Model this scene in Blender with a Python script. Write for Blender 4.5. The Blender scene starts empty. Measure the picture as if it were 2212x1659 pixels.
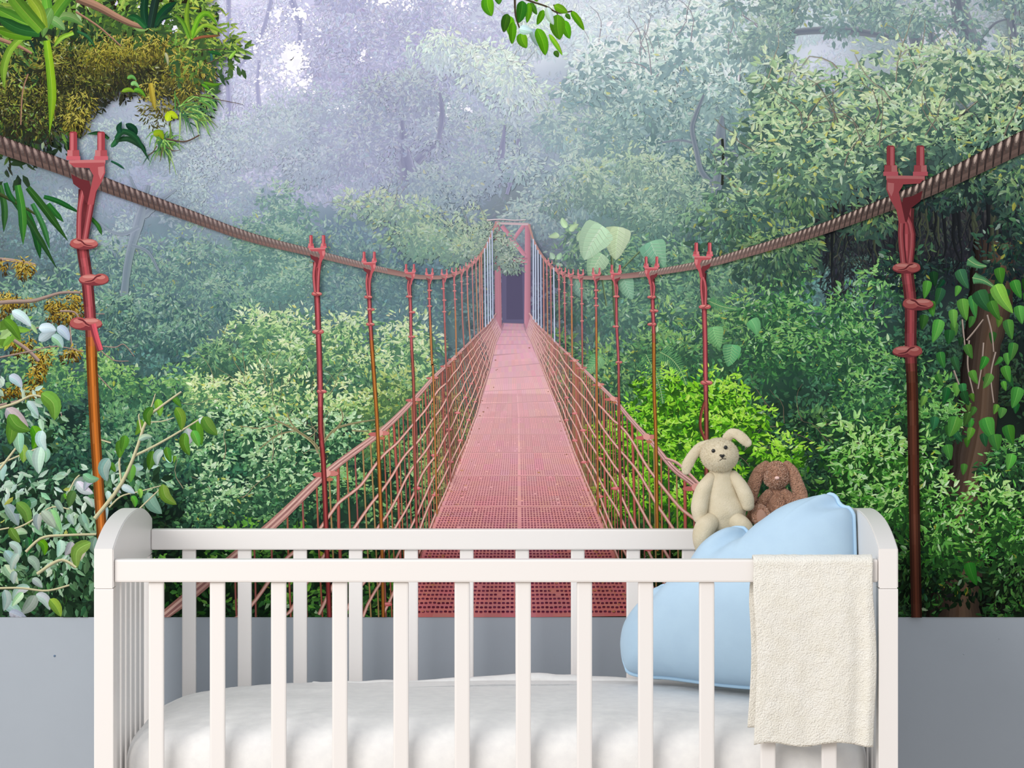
import bpy, bmesh, math, random
import numpy as np
from mathutils import Vector, Matrix, noise as mnoise
from mathutils.geometry import tessellate_polygon

# ---------------------------------------------------------------- camera, light, exposure
SC = bpy.context.scene
COL = SC.collection
F_PX, CAM_Y, CAM_Z, HZ, CX = 8148.0, -5.82, 1.36, 500.0, 1106.0
cam_d = bpy.data.cameras.new('camera')
cam_d.sensor_width = 36.0
cam_d.lens = F_PX / 2212 * 36
cam_d.shift_y = -(829.5 - HZ) / 2212
cam_d.clip_end = 60
cam = bpy.data.objects.new('camera', cam_d)
COL.objects.link(cam)
cam.location = (0, CAM_Y, CAM_Z)
cam.rotation_euler = (math.radians(90), 0, 0)
SC.camera = cam

w = bpy.data.worlds.new('world'); SC.world = w; w.use_nodes = True
bg = w.node_tree.nodes['Background']
bg.inputs[0].default_value = (0.92, 0.95, 1.0, 1)
bg.inputs[1].default_value = 0.84
key_d = bpy.data.lights.new('window_light', 'AREA')
key_d.shape = 'RECTANGLE'; key_d.size = 3.4; key_d.size_y = 2.4
key_d.energy = 205; key_d.color = (1.0, 0.965, 0.925)
key = bpy.data.objects.new('window_light', key_d); COL.objects.link(key)
key.location = (-2.9, -4.3, 3.0)
key.rotation_euler = (Vector((0.15, 0.6, 0.95)) - key.location).to_track_quat('-Z', 'Y').to_euler()
vs = SC.view_settings
vs.view_transform = 'Standard'; vs.look = 'None'; vs.exposure = 0.0; vs.gamma = 1.0
vs.use_curve_mapping = False
SC.cycles.max_bounces = 6

# ---------------------------------------------------------------- helpers
def at(px, py, y):
    """a spot in the room at depth y, from where the photograph shows it"""
    d = y - CAM_Y
    return Vector(((px - CX) * d / F_PX, y, CAM_Z - (py - HZ) * d / F_PX))

def s2l(c):
    c = np.clip(np.asarray(c, dtype=np.float64) / 255.0, 0, 1)
    return np.where(c <= 0.04045, c / 12.92, ((c + 0.055) / 1.055) ** 2.4)

def lin(r, g, b):
    v = s2l((r, g, b)); return (float(v[0]), float(v[1]), float(v[2]), 1.0)

def link(o, parent=None, label=None, cat=None, group=None, kind=None):
    COL.objects.link(o)
    if parent: o.parent = parent
    for k, v in (('label', label), ('category', cat), ('group', group), ('kind', kind)):
        if v: o[k] = v
    return o

def empty(name, loc, label, cat, group=None):
    o = bpy.data.objects.new(name, None)
    o.location = loc; o.empty_display_size = .05
    return link(o, None, label, cat, group)

def mesh_obj(name, bm, mat, parent=None, smooth=False, **kw):
    me = bpy.data.meshes.new(name)
    bm.normal_update(); bm.to_mesh(me); bm.free()
    me.materials.append(mat)
    if smooth: me.polygons.foreach_set('use_smooth', [True] * len(me.polygons))
    o = bpy.data.objects.new(name, me)
    return link(o, parent, **kw)

def box(bm, x0, x1, y0, y1, z0, z1, bev=0.0):
    r = bmesh.ops.create_cube(bm, size=1.0)
    vv = r['verts']
    for v in vv:
        v.co = Vector(((x0 + x1) / 2 + v.co.x * (x1 - x0), (y0 + y1) / 2 + v.co.y * (y1 - y0), (z0 + z1) / 2 + v.co.z * (z1 - z0)))
    if bev:
        ee = list({e for v in vv for e in v.link_edges})
        bmesh.ops.bevel(bm, geom=ee, offset=bev, segments=2, affect='EDGES', profile=.6)

def ring_mesh(bm, rings, cap=True, close=True):
    R = [[bm.verts.new(p) for p in r] for r in rings]
    n = len(R[0])
    for a, b in zip(R, R[1:]):
        for i in range(n if close else n - 1):
            j = (i + 1) % n
            bm.faces.new((a[i], a[j], b[j], b[i]))
    if cap:
        bm.faces.new(R[0][::-1]); bm.faces.new(R[-1])
    return R

def spline(pts, n):
    """smooth open curve through points, n samples"""
    P = np.array(pts, float); m = len(P)
    t = np.linspace(0, m - 1, n); out = []
    for s in t:
        i = min(int(s), m - 2); f = s - i
        p0, p1, p2, p3 = P[max(i - 1, 0)], P[i], P[i + 1], P[min(i + 2, m - 1)]
        out.append(.5 * ((2 * p1) + (-p0 + p2) * f + (2 * p0 - 5 * p1 + 4 * p2 - p3) * f * f + (-p0 + 3 * p1 - 3 * p2 + p3) * f ** 3))
    return np.array(out)

def limb(bm, pts, radii, n=20, m=16, flat=1.0, up=(0, 1, 0)):
    """soft stuffed tube with domed ends; flat < 1 squashes it along 'up'"""
    C = spline(pts, n); Rr = spline([[r] for r in radii], n)[:, 0]
    T = np.gradient(C, axis=0); T /= np.linalg.norm(T, axis=1)[:, None]
    U = np.array(up, float); rings = []
    dome = 5
    seq = [(0, k) for k in range(dome, 0, -1)] + [(i, 0) for i in range(n)] + [(n - 1, -k) for k in range(1, dome + 1)]
    for i, k in seq:
        t = T[i]; a = np.cross(t, U); a /= np.linalg.norm(a); b = np.cross(a, t)
        r = Rr[i]; c = C[i]
        if k:
            ph = abs(k) / dome * math.pi / 2 * .97
            c = c - t * r * math.sin(ph) * (1 if k > 0 else -1) * .9; r = r * math.cos(ph)
        rings.append([c + r * (math.cos(q) * a + flat * math.sin(q) * b) for q in np.linspace(0, 2 * math.pi, m, endpoint=False)])
    ring_mesh(bm, rings)

def ball(bm, c, r, seg=20, rot=None):
    M = Matrix.Translation(c)
    if rot: M = M @ rot
    M = M @ Matrix.Diagonal((r[0], r[1], r[2], 1))
    bmesh.ops.create_uvsphere(bm, u_segments=seg, v_segments=max(8, seg * 2 // 3), radius=1, matrix=M)

# ---------------------------------------------------------------- materials
def nodes(name):
    m = bpy.data.materials.new(name); m.use_nodes = True
    nt = m.node_tree; return m, nt, nt.nodes['Principled BSDF']

def plain(name, rgb, rough=.5, spec=.3, bump=None, vary=None, sheen=0):
    m, nt, p = nodes(name)
    p.inputs['Base Color'].default_value = lin(*rgb)
    p.inputs['Roughness'].default_value = rough
    p.inputs['Specular IOR Level'].default_value = spec
    if sheen:
        p.inputs['Sheen Weight'].default_value = sheen
        p.inputs['Sheen Roughness'].default_value = .5
    tc = nt.nodes.new('ShaderNodeTexCoord')
    if bump:
        kind, scale, strength, dist = bump
        if kind == 'noise':
            t = nt.nodes.new('ShaderNodeTexNoise'); t.inputs['Scale'].default_value = scale; t.inputs['Detail'].default_value = 4; out = t.outputs['Fac']
        else:
            t = nt.nodes.new('ShaderNodeTexVoronoi'); t.inputs['Scale'].default_value = scale; out = t.outputs['Distance']
        nt.links.new(tc.outputs['Object'], t.inputs['Vector'])
        b = nt.nodes.new('ShaderNodeBump'); b.inputs['Strength'].default_value = strength; b.inputs['Distance'].default_value = dist
        nt.links.new(out, b.inputs['Height']); nt.links.new(b.outputs['Normal'], p.inputs['Normal'])
    if vary:
        rgb2, scale = vary
        t = nt.nodes.new('ShaderNodeTexNoise'); t.inputs['Scale'].default_value = scale; t.inputs['Detail'].default_value = 5
        nt.links.new(tc.outputs['Object'], t.inputs['Vector'])
        r = nt.nodes.new('ShaderNodeValToRGB')
        r.color_ramp.elements[0].position = .35; r.color_ramp.elements[0].color = lin(*rgb)
        r.color_ramp.elements[1].position = .68; r.color_ramp.elements[1].color = lin(*rgb2)
        nt.links.new(t.outputs['Fac'], r.inputs['Fac']); nt.links.new(r.outputs['Color'], p.inputs['Base Color'])
    return m

M_COT = plain('white_lacquer', (238, 234, 231), .38, .35)
M_SHEET = plain('white_linen', (233, 232, 231), .9, .1, ('noise', 900, .25, .001), ((240, 239, 237), 60))
M_PILLOW = plain('sky_blue_cotton', (182, 209, 230), .92, .08, ('noise', 700, .2, .001), ((186, 213, 233), 30), .1)
M_PIPING = plain('pale_blue_piping', (182, 214, 238), .9, .08)
M_BLANKET = plain('ivory_terry', (248, 245, 236), .98, .05, ('noise', 420, .85, .004), ((244, 240, 228), 40), .1)
M_WALL = plain('grey_paint', (168, 177, 187), .85, .12, ('noise', 220, .08, .001), ((172, 181, 191), 5))
M_FLOOR = plain('pale_oak', (186, 168, 146), .5, .3, None, ((160, 140, 118), 9))
M_PLUSH = plain('cream_plush', (218, 206, 180), .98, .03, ('noise', 500, .5, .002), ((208, 196, 168), 60), .1)
M_BROWN = plain('brown_plush', (200, 154, 128), .98, .03, ('voronoi', 420, .9, .004), ((166, 122, 98), 220), .15)
M_PAW = plain('suede_paw', (176, 138, 120), .9, .05)
M_PINK = plain('pink_nose', (236, 198, 188), .8, .1)
M_BLACK = plain('black_bead', (14, 12, 12), .15, .6)
M_THREAD = plain('black_thread', (24, 20, 20), .8, .1)
M_PRINT, _nt, _p = nodes('mural_ink')
_a = _nt.nodes.new('ShaderNodeAttribute'); _a.attribute_name = 'ink'
_nt.links.new(_a.outputs['Color'], _p.inputs['Base Color'])
_p.inputs['Roughness'].default_value = .8; _p.inputs['Specular IOR Level'].default_value = .03
def attr_mat(name, rough=.95, sheen=0):
    m, nt, p = nodes(name)
    a = nt.nodes.new('ShaderNodeAttribute'); a.attribute_name = 'ink'
    nt.links.new(a.outputs['Color'], p.inputs['Base Color'])
    p.inputs['Roughness'].default_value = rough; p.inputs['Specular IOR Level'].default_value = .04
    return m
M_FUZZ = attr_mat('plush_pile')

# ---------------------------------------------------------------- room
WY = 0.70                                                  # face of the wall behind the cot
def room_box(name, x0, x1, y0, y1, z0, z1, mat):
    bm = bmesh.new(); box(bm, x0, x1, y0, y1, z0, z1)
    return mesh_obj(name, bm, mat, kind='structure')
wall_back = room_box('wall_back', -2.6, 2.6, WY, WY + .12, 0, 2.7, M_WALL)
floor = room_box('floor', -2.6, 2.6, -6.6, WY + .12, -.08, 0, M_FLOOR)
bm = bmesh.new(); box(bm, -2.6, 2.6, WY - .014, WY, 0.0, .09, .004)
mesh_obj('baseboard_back', bm, M_COT, kind='structure')
for px, py, r in ((118, 1417, .0022), (2082, 1413, .0012), (2158, 1380, .0009)):   # nicks in the paint
    bm = bmesh.new(); c = at(px, py, WY)
    bmesh.ops.create_cone(bm, cap_ends=True, segments=10, radius1=r, radius2=r * .6, depth=.0012, matrix=Matrix.Translation((c.x, WY - .0005, c.z)) @ Matrix.Rotation(math.pi / 2, 4, 'X'))
    mesh_obj('paint_nick', bm, plain('nick', (104, 126, 150), .9, .1) if px < 500 else M_WALL, wall_back)
# ================================================================ the printed wallpaper mural
# One flat sheet of wallpaper glued to the wall: a photograph of a rope bridge in a cloud forest.
# It is a print, so it is built flat (3 mm of layered ink in all), laid out in the print's own units.
S = (WY - CAM_Y) / F_PX                                    # one print unit in metres
PX0, PX1, PY0, PY1 = -170, 2382, -70, 1333
rng = np.random.default_rng(11)
SLOT = .00012
def tz(slot): return .0007 + slot * SLOT

MIST = np.array([(0, 0, 195, 205, 220), (500, 0, 206, 206, 232), (700, 0, 200, 200, 230), (1000, 0, 208, 210, 236), (1250, 0, 222, 228, 240), (1500, 0, 205, 216, 225), (1800, 0, 195, 208, 218), (2212, 0, 182, 195, 205),
 (500, 300, 186, 190, 214), (800, 300, 170, 172, 204), (1100, 300, 176, 184, 206), (1400, 300, 172, 188, 194), (1800, 300, 160, 180, 175), (2212, 300, 145, 165, 168), (300, 450, 152, 164, 184), (300, 600, 120, 142, 152),
 (600, 600, 122, 150, 155), (900, 600, 112, 136, 145), (1110, 620, 126, 124, 150), (1400, 600, 112, 145, 140), (1800, 600, 80, 110, 105), (2212, 600, 60, 80, 80), (300, 900, 70, 105, 95), (700, 900, 90, 120, 100),
 (1500, 900, 70, 110, 70), (1900, 900, 60, 90, 70), (2212, 900, 40, 60, 50), (300, 1300, 25, 40, 35), (1100, 1300, 25, 45, 35), (2000, 1300, 20, 35, 25)], float)
BASE = np.array([(-250, 50, 90, 110, 95), (0, 0, 150, 170, 160), (300, 60, 200, 210, 225), (500, 20, 205, 205, 230), (600, 150, 214, 214, 238), (520, 300, 180, 186, 208), (480, 420, 150, 162, 185), (300, 400, 158, 168, 192), (350, 520, 110, 132, 145),
 (250, 650, 85, 112, 120), (480, 600, 112, 142, 142), (350, 760, 70, 100, 100), (150, 750, 62, 88, 92), (700, 60, 190, 190, 222), (760, 200, 172, 172, 205), (700, 350, 160, 166, 195), (640, 460, 130, 148, 165),
 (760, 520, 106, 128, 144), (860, 480, 112, 126, 150), (880, 600, 85, 112, 126), (760, 640, 88, 122, 124), (900, 80, 195, 198, 225), (880, 300, 160, 163, 198), (1000, 180, 172, 180, 206), (1020, 350, 150, 160, 186),
 (980, 480, 122, 140, 154), (1000, 640, 94, 120, 122), (1110, 450, 118, 130, 140), (1110, 640, 98, 92, 118), (1150, 60, 214, 220, 234), (1180, 250, 172, 182, 202), (1150, 350, 150, 165, 182), (1300, 60, 206, 215, 226),
 (1350, 200, 128, 150, 156), (1450, 350, 92, 120, 122), (1300, 430, 108, 136, 136), (1550, 80, 176, 192, 202), (1560, 250, 105, 132, 142), (1530, 420, 80, 102, 112), (1350, 600, 80, 112, 105), (1500, 650, 56, 84, 84),
 (1700, 30, 160, 182, 190), (1770, 110, 198, 205, 222), (1900, 60, 150, 168, 176), (2020, 90, 205, 210, 222), (2110, 110, 190, 200, 214), (2200, 60, 130, 148, 150), (1700, 330, 70, 95, 92), (1900, 350, 52, 72, 68), (2100, 330, 38, 56, 56),
 (1650, 520, 58, 82, 82), (1850, 520, 36, 42, 48), (2050, 550, 28, 35, 40), (2200, 600, 24, 34, 36), (1800, 640, 80, 108, 112), (1700, 760, 42, 70, 58), (1950, 800, 32, 55, 45), (2150, 850, 22, 30, 27), (1750, 950, 30, 48, 40),
 (1950, 1000, 24, 42, 30), (2100, 1150, 15, 25, 19), (1850, 1250, 18, 29, 21), (2100, 1300, 12, 15, 13), (1500, 900, 42, 84, 34), (1400, 1050, 40, 72, 35), (1600, 1080, 28, 56, 28), (1450, 1250, 14, 23, 14),
 (600, 800, 66, 104, 78), (500, 950, 30, 58, 46), (700, 1000, 26, 52, 40), (850, 900, 44, 78, 60), (900, 1050, 30, 54, 40), (600, 1250, 17, 30, 21), (800, 1300, 14, 28, 19), (300, 900, 38, 66, 58), (150, 950, 28, 48, 43),
 (100, 1150, 20, 34, 28), (300, 1150, 13, 24, 18), (100, 1300, 22, 37, 28), (400, 1300, 19, 33, 21), (2600, 200, 90, 120, 105), (2600, 900, 25, 40, 30), (-300, 700, 50, 75, 75), (-300, 1200, 22, 36, 28)], float)
def field(tab, x, y):
    d = (np.asarray(x)[..., None] - tab[:, 0]) ** 2 + (np.asarray(y)[..., None] - tab[:, 1]) ** 2
    k = 1 / (d + 900.0) ** 1.6
    return (k[..., None] * tab[:, 2:]).sum(-2) / k.sum(-1)[..., None]

# the sheet itself, with the mist printed on it
xs = np.linspace(PX0, PX1, 235); ys = np.linspace(PY0, PY1, 126)
gx, gy = np.meshgrid(xs, ys)
gc = field(BASE, gx, gy); gc = gc + np.clip((gc.mean(-1, keepdims=True) - 150) / 60, 0, 1) * np.array([8, 8, 6])
gn = np.array([[mnoise.fractal(Vector((x * .012, y * .012, 1.5)), 1.0, 2.0, 5) for x in xs] for y in ys])
gc = np.clip(gc + gn[..., None] * np.array([9, 9, 7]), 0, 255)
me = bpy.data.meshes.new('wallpaper_mural')
nv = gx.size
co = np.stack([(gx - CX) * S, np.full_like(gx, -.0006), (HZ - gy) * S], -1).reshape(-1, 3)
idx = np.arange(nv).reshape(gx.shape)
q = np.stack([idx[:-1, :-1], idx[1:, :-1], idx[1:, 1:], idx[:-1, 1:]], -1).reshape(-1, 4)
ring = np.concatenate([idx[0, :-1], idx[:-1, -1], idx[-1, :0:-1], idx[:0:-1, 0]])   # the cut edge of the sheet
co2 = co[ring].copy(); co2[:, 1] = 0
r2 = np.arange(len(ring)) + nv
q2 = np.stack([ring, np.roll(ring, -1), np.roll(r2, -1), r2], -1)
co = np.concatenate([co, co2]); q = np.concatenate([q, q2])
cc = s2l(np.concatenate([gc.reshape(-1, 3), gc.reshape(-1, 3)[ring]]))
def put(me, co, quads, tris, name='ink', face_col=None, point_col=None):
    nq, nt = len(quads), len(tris)
    li = np.concatenate([np.asarray(quads, int).ravel(), np.asarray(tris, int).ravel()])
    me.vertices.add(len(co)); me.vertices.foreach_set('co', np.asarray(co, float).ravel())
    me.loops.add(len(li)); me.loops.foreach_set('vertex_index', li)
    me.polygons.add(nq + nt)
    me.polygons.foreach_set('loop_start', np.concatenate([np.arange(nq) * 4, nq * 4 + np.arange(nt) * 3]))
    me.update(calc_edges=True)
    col, dom = (face_col, 'FACE') if face_col is not None else (point_col, 'POINT')
    a = me.attributes.new(name, 'FLOAT_COLOR', dom)
    a.data.foreach_set('color', np.concatenate([col, np.ones((len(col), 1))], 1).ravel())
    me.materials.append(M_PRINT)
put(me, co, q, np.zeros((0, 3), int), point_col=cc)
mural = bpy.data.objects.new('wallpaper_mural', me)
mural.location = (0, WY, CAM_Z)
link(mural, None, 'misty jungle rope bridge wallpaper mural covering the wall above the grey paint', 'mural')

PRINTS = []                                                # every printed shape, stacked by finish_print()
class Ink:
    """printed shapes in print units; t only orders them, finish_print() gives every shape its own thin layer"""
    def __init__(self): self.V, self.I, self.Q, self.CQ, self.R, self.CR_, self.n = [], [], [], [], [], [], 0
    def quads(self, V, C, T, faces):
        """V (n,k,2) C (n,f,3) T (n,) faces f x 4"""
        n, k = V.shape[:2]
        self.V.append(V.reshape(-1, 2))
        if k == 6:
            m = V[:, 0:1] + (V[:, 3:4] - V[:, 0:1]) * np.array([.2, .4, .6, .8])[None, :, None]
            cells = np.concatenate([V, m], 1)
        else: cells = np.concatenate([V, V.mean(1, keepdims=True)], 1)
        self.I.append((np.asarray(T, float), self.n + np.arange(n) * k, np.full(n, k), cells))
        f = np.asarray(faces)[None] + (self.n + np.arange(n) * k)[:, None, None]
        self.Q.append(f.reshape(-1, 4)); self.CQ.append(C.reshape(-1, 3)); self.n += n * k
    def one(self, V, t):
        """a single larger shape: cells all over it"""
        lo, hi = V.min(0), V.max(0)
        self.I.append((np.array([t]), np.array([self.n]), np.array([len(V)]), None, V))
    def poly(self, pts, col, t, tri=True):
        P = np.asarray(pts, float); c = P.mean(0); m = len(P)
        fine = [P + (c - P) * f for f in (0, .33, .66, 1)]; fine += [(P + np.roll(P, -1, 0)) / 2]
        lo, hi = P.min(0), P.max(0)
        if (hi - lo).max() > 12:                           # large shape: every cell inside it
            X, Y = np.meshgrid(np.arange(lo[0], hi[0], 3.0), np.arange(lo[1], hi[1], 3.0)); X, Y = X.ravel(), Y.ravel(); ins = np.zeros(len(X), bool)
            for (x0, y0), (x1, y1) in zip(P, np.roll(P, -1, 0)):
                if y0 != y1: ins ^= ((y0 > Y) != (y1 > Y)) & (X < (x1 - x0) * (Y - y0) / (y1 - y0) + x0)
            fine.append(np.stack([X[ins], Y[ins]], -1)); fine += [P + (np.roll(P, -1, 0) - P) * f for f in np.linspace(0, 1, 2 + int((hi - lo).max() / 3))]
        self.one(P, t); self.I[-1] = (self.I[-1][0], self.I[-1][1], np.array([m + 1]), np.concatenate(fine)[None])
        self.V.append(np.concatenate([P, c[None]]))
        a = np.roll(P, -1, 0) - P; b = np.roll(P, -2, 0) - np.roll(P, -1, 0); cr = a[:, 0] * b[:, 1] - a[:, 1] * b[:, 0]
        if m > 4 and cr.min() < -1e-9 < 1e-9 < cr.max() and tri:
            R = np.array(tessellate_polygon([[Vector((x, y, 0)) for x, y in P]]), int).reshape(-1, 3)
        else:
            i = np.arange(m); R = np.stack([i, (i + 1) % m, np.full(m, m)], -1)
        self.R.append(R + self.n)
        self.CR_.append(np.repeat(np.array([col], float), len(R), 0)); self.n += m + 1
    def strip(self, pts, width, bands, t, edges=None):
        """ribbon along pts; bands = colours across it (left to right); each may be one colour or one per segment"""
        P = np.asarray(pts, float); w = np.asarray(width, float) * np.ones(len(P))
        d = np.gradient(P, axis=0); d /= np.maximum(np.linalg.norm(d, axis=1), 1e-9)[:, None]
        nn = np.stack([-d[:, 1], d[:, 0]], -1); nb = len(bands)
        e = np.linspace(-.5, .5, nb + 1) if edges is None else np.asarray(edges)
        V = P[:, None] + nn[:, None] * (e[None, :, None] * w[:, None, None])
        m = len(P); idx = np.arange(m * (nb + 1)).reshape(m, nb + 1) + self.n
        q = np.stack([idx[:-1, :-1], idx[1:, :-1], idx[1:, 1:], idx[:-1, 1:]], -1).reshape(-1, 4)
        C = np.stack([np.asarray(b, float) * np.ones((m - 1, 3)) for b in bands], 1)
        seg = np.linalg.norm(np.diff(P, axis=0), axis=1); L_ = np.concatenate([[0], np.cumsum(seg)])
        k = max(2, int(L_[-1] / 3)); tt = np.linspace(0, L_[-1], k)
        kw = max(2, int(w.max() / 3) + 1); fr = np.linspace(-.5, .5, kw)
        cx = np.interp(tt, L_, P[:, 0]); cy = np.interp(tt, L_, P[:, 1]); nx_ = np.interp(tt, L_, nn[:, 0] * w); ny_ = np.interp(tt, L_, nn[:, 1] * w)
        cells = np.stack([cx[:, None] + nx_[:, None] * fr, cy[:, None] + ny_[:, None] * fr], -1).reshape(1, -1, 2)
        self.I.append((np.array([t]), np.array([self.n]), np.array([m * (nb + 1)]), cells))
        self.V.append(V.reshape(-1, 2)); self.Q.append(q); self.CQ.append(C.reshape(-1, 3)); self.n += m * (nb + 1)
    def build(self, name, parent=None, label=None, kind=None, fog=0.0):
        V = np.concatenate(self.V)
        Q = np.concatenate(self.Q) if self.Q else np.zeros((0, 4), int); R = np.concatenate(self.R) if self.R else np.zeros((0, 3), int)
        C = np.concatenate(self.CQ + self.CR_)
        cen = np.concatenate([V[Q].mean(1), V[R].mean(1)])
        if fog is not None:
            veil = .20 * np.exp(-((cen[:, 0] - 950) / 620) ** 2 - ((cen[:, 1] - 480) / 300) ** 2) + .07 * np.clip((900 - cen[:, 1]) / 500, 0, 1)
            if kind != 'stuff' and not fog: veil = veil * 0
            mf = np.clip(field(MIST, cen[:, 0], cen[:, 1]) * 1.04, 0, 255); C = C + (mf - C) * np.clip(fog + veil, 0, 1)[:, None]
        V = np.stack([np.clip(V[:, 0], PX0, PX1), np.clip(V[:, 1], PY0, PY1)], -1)
        co = np.stack([(V[:, 0] - CX) * S, np.full(len(V), -.001), (HZ - V[:, 1]) * S], -1)
        me = bpy.data.meshes.new(name)
        put(me, co, Q, R, face_col=s2l(C))
        o = bpy.data.objects.new(name, me)
        PRINTS.append((me, co, self.I))
        return link(o, parent or mural, label, None, None, kind)
CELL, LAYER = 3.5, .0000045
def finish_print():
    """stack the shapes: each lies one ink layer above whatever it covers"""
    W_, H_ = int((PX1 - PX0) / CELL) + 2, int((PY1 - PY0) / CELL) + 2
    grid = [0] * (W_ * H_); items = []
    for pi, (me, co, I) in enumerate(PRINTS):
        for T, s0, k, cells in I:
            c = np.stack([np.clip((cells[..., 0] - PX0) / CELL, 0, W_ - 1).astype(int), np.clip((cells[..., 1] - PY0) / CELL, 0, H_ - 1).astype(int)], -1)
            ids = (c[..., 1] * W_ + c[..., 0])
            for a in zip(T.tolist(), [pi] * len(T), s0.tolist(), k.tolist(), ids.tolist()): items.append(a)
    items.sort(key=lambda v: v[0])
    top = 0; rj = random.Random(4)
    ys = [np.zeros(len(p[1])) for p in PRINTS]
    for T, pi, s0, k, ids in items:
        if len(ids) > 40: ids = set(ids)
        lv = 0
        for i in ids:
            g = grid[i]
            if g > lv: lv = g
        lv += 1
        for i in ids: grid[i] = lv
        if lv > top: top = lv
        ys[pi][s0:s0 + k] = .0007 + (lv + rj.uniform(-.35, .35)) * LAYER
    for (me, co, I), y in zip(PRINTS, ys):
        co[:, 1] = -y; me.vertices.foreach_set('co', co.ravel()); me.update()
    print('print layers', top, 'shapes', len(items))

LEAF_F = [(0, 1, 2, 3), (0, 3, 4, 5)]
def leaf_shapes(P, ang, L, Wd, bend, tipfrac=.72):
    d = np.stack([np.cos(ang), np.sin(ang)], -1); nn = np.stack([-d[:, 1], d[:, 0]], -1)
    L = L[:, None]; Wd = Wd[:, None]; b = bend[:, None] * L
    return np.stack([P, P + d * .32 * L + nn * Wd * .5 + nn * b * .1, P + d * tipfrac * L + nn * (Wd * .36 + b * .5), P + d * L + nn * b,
                     P + d * tipfrac * L + nn * (-Wd * .36 + b * .5), P + d * .32 * L - nn * Wd * .5 + nn * b * .1], 1)
def shade(pal, b):
    pal = np.asarray(pal, float); b = np.clip(b, 0, 1)[:, None] * (len(pal) - 1)
    i = np.minimum(b.astype(int)[:, 0], len(pal) - 2); f = b - i[:, None]
    return pal[i] * (1 - f) + pal[i + 1] * f

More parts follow.
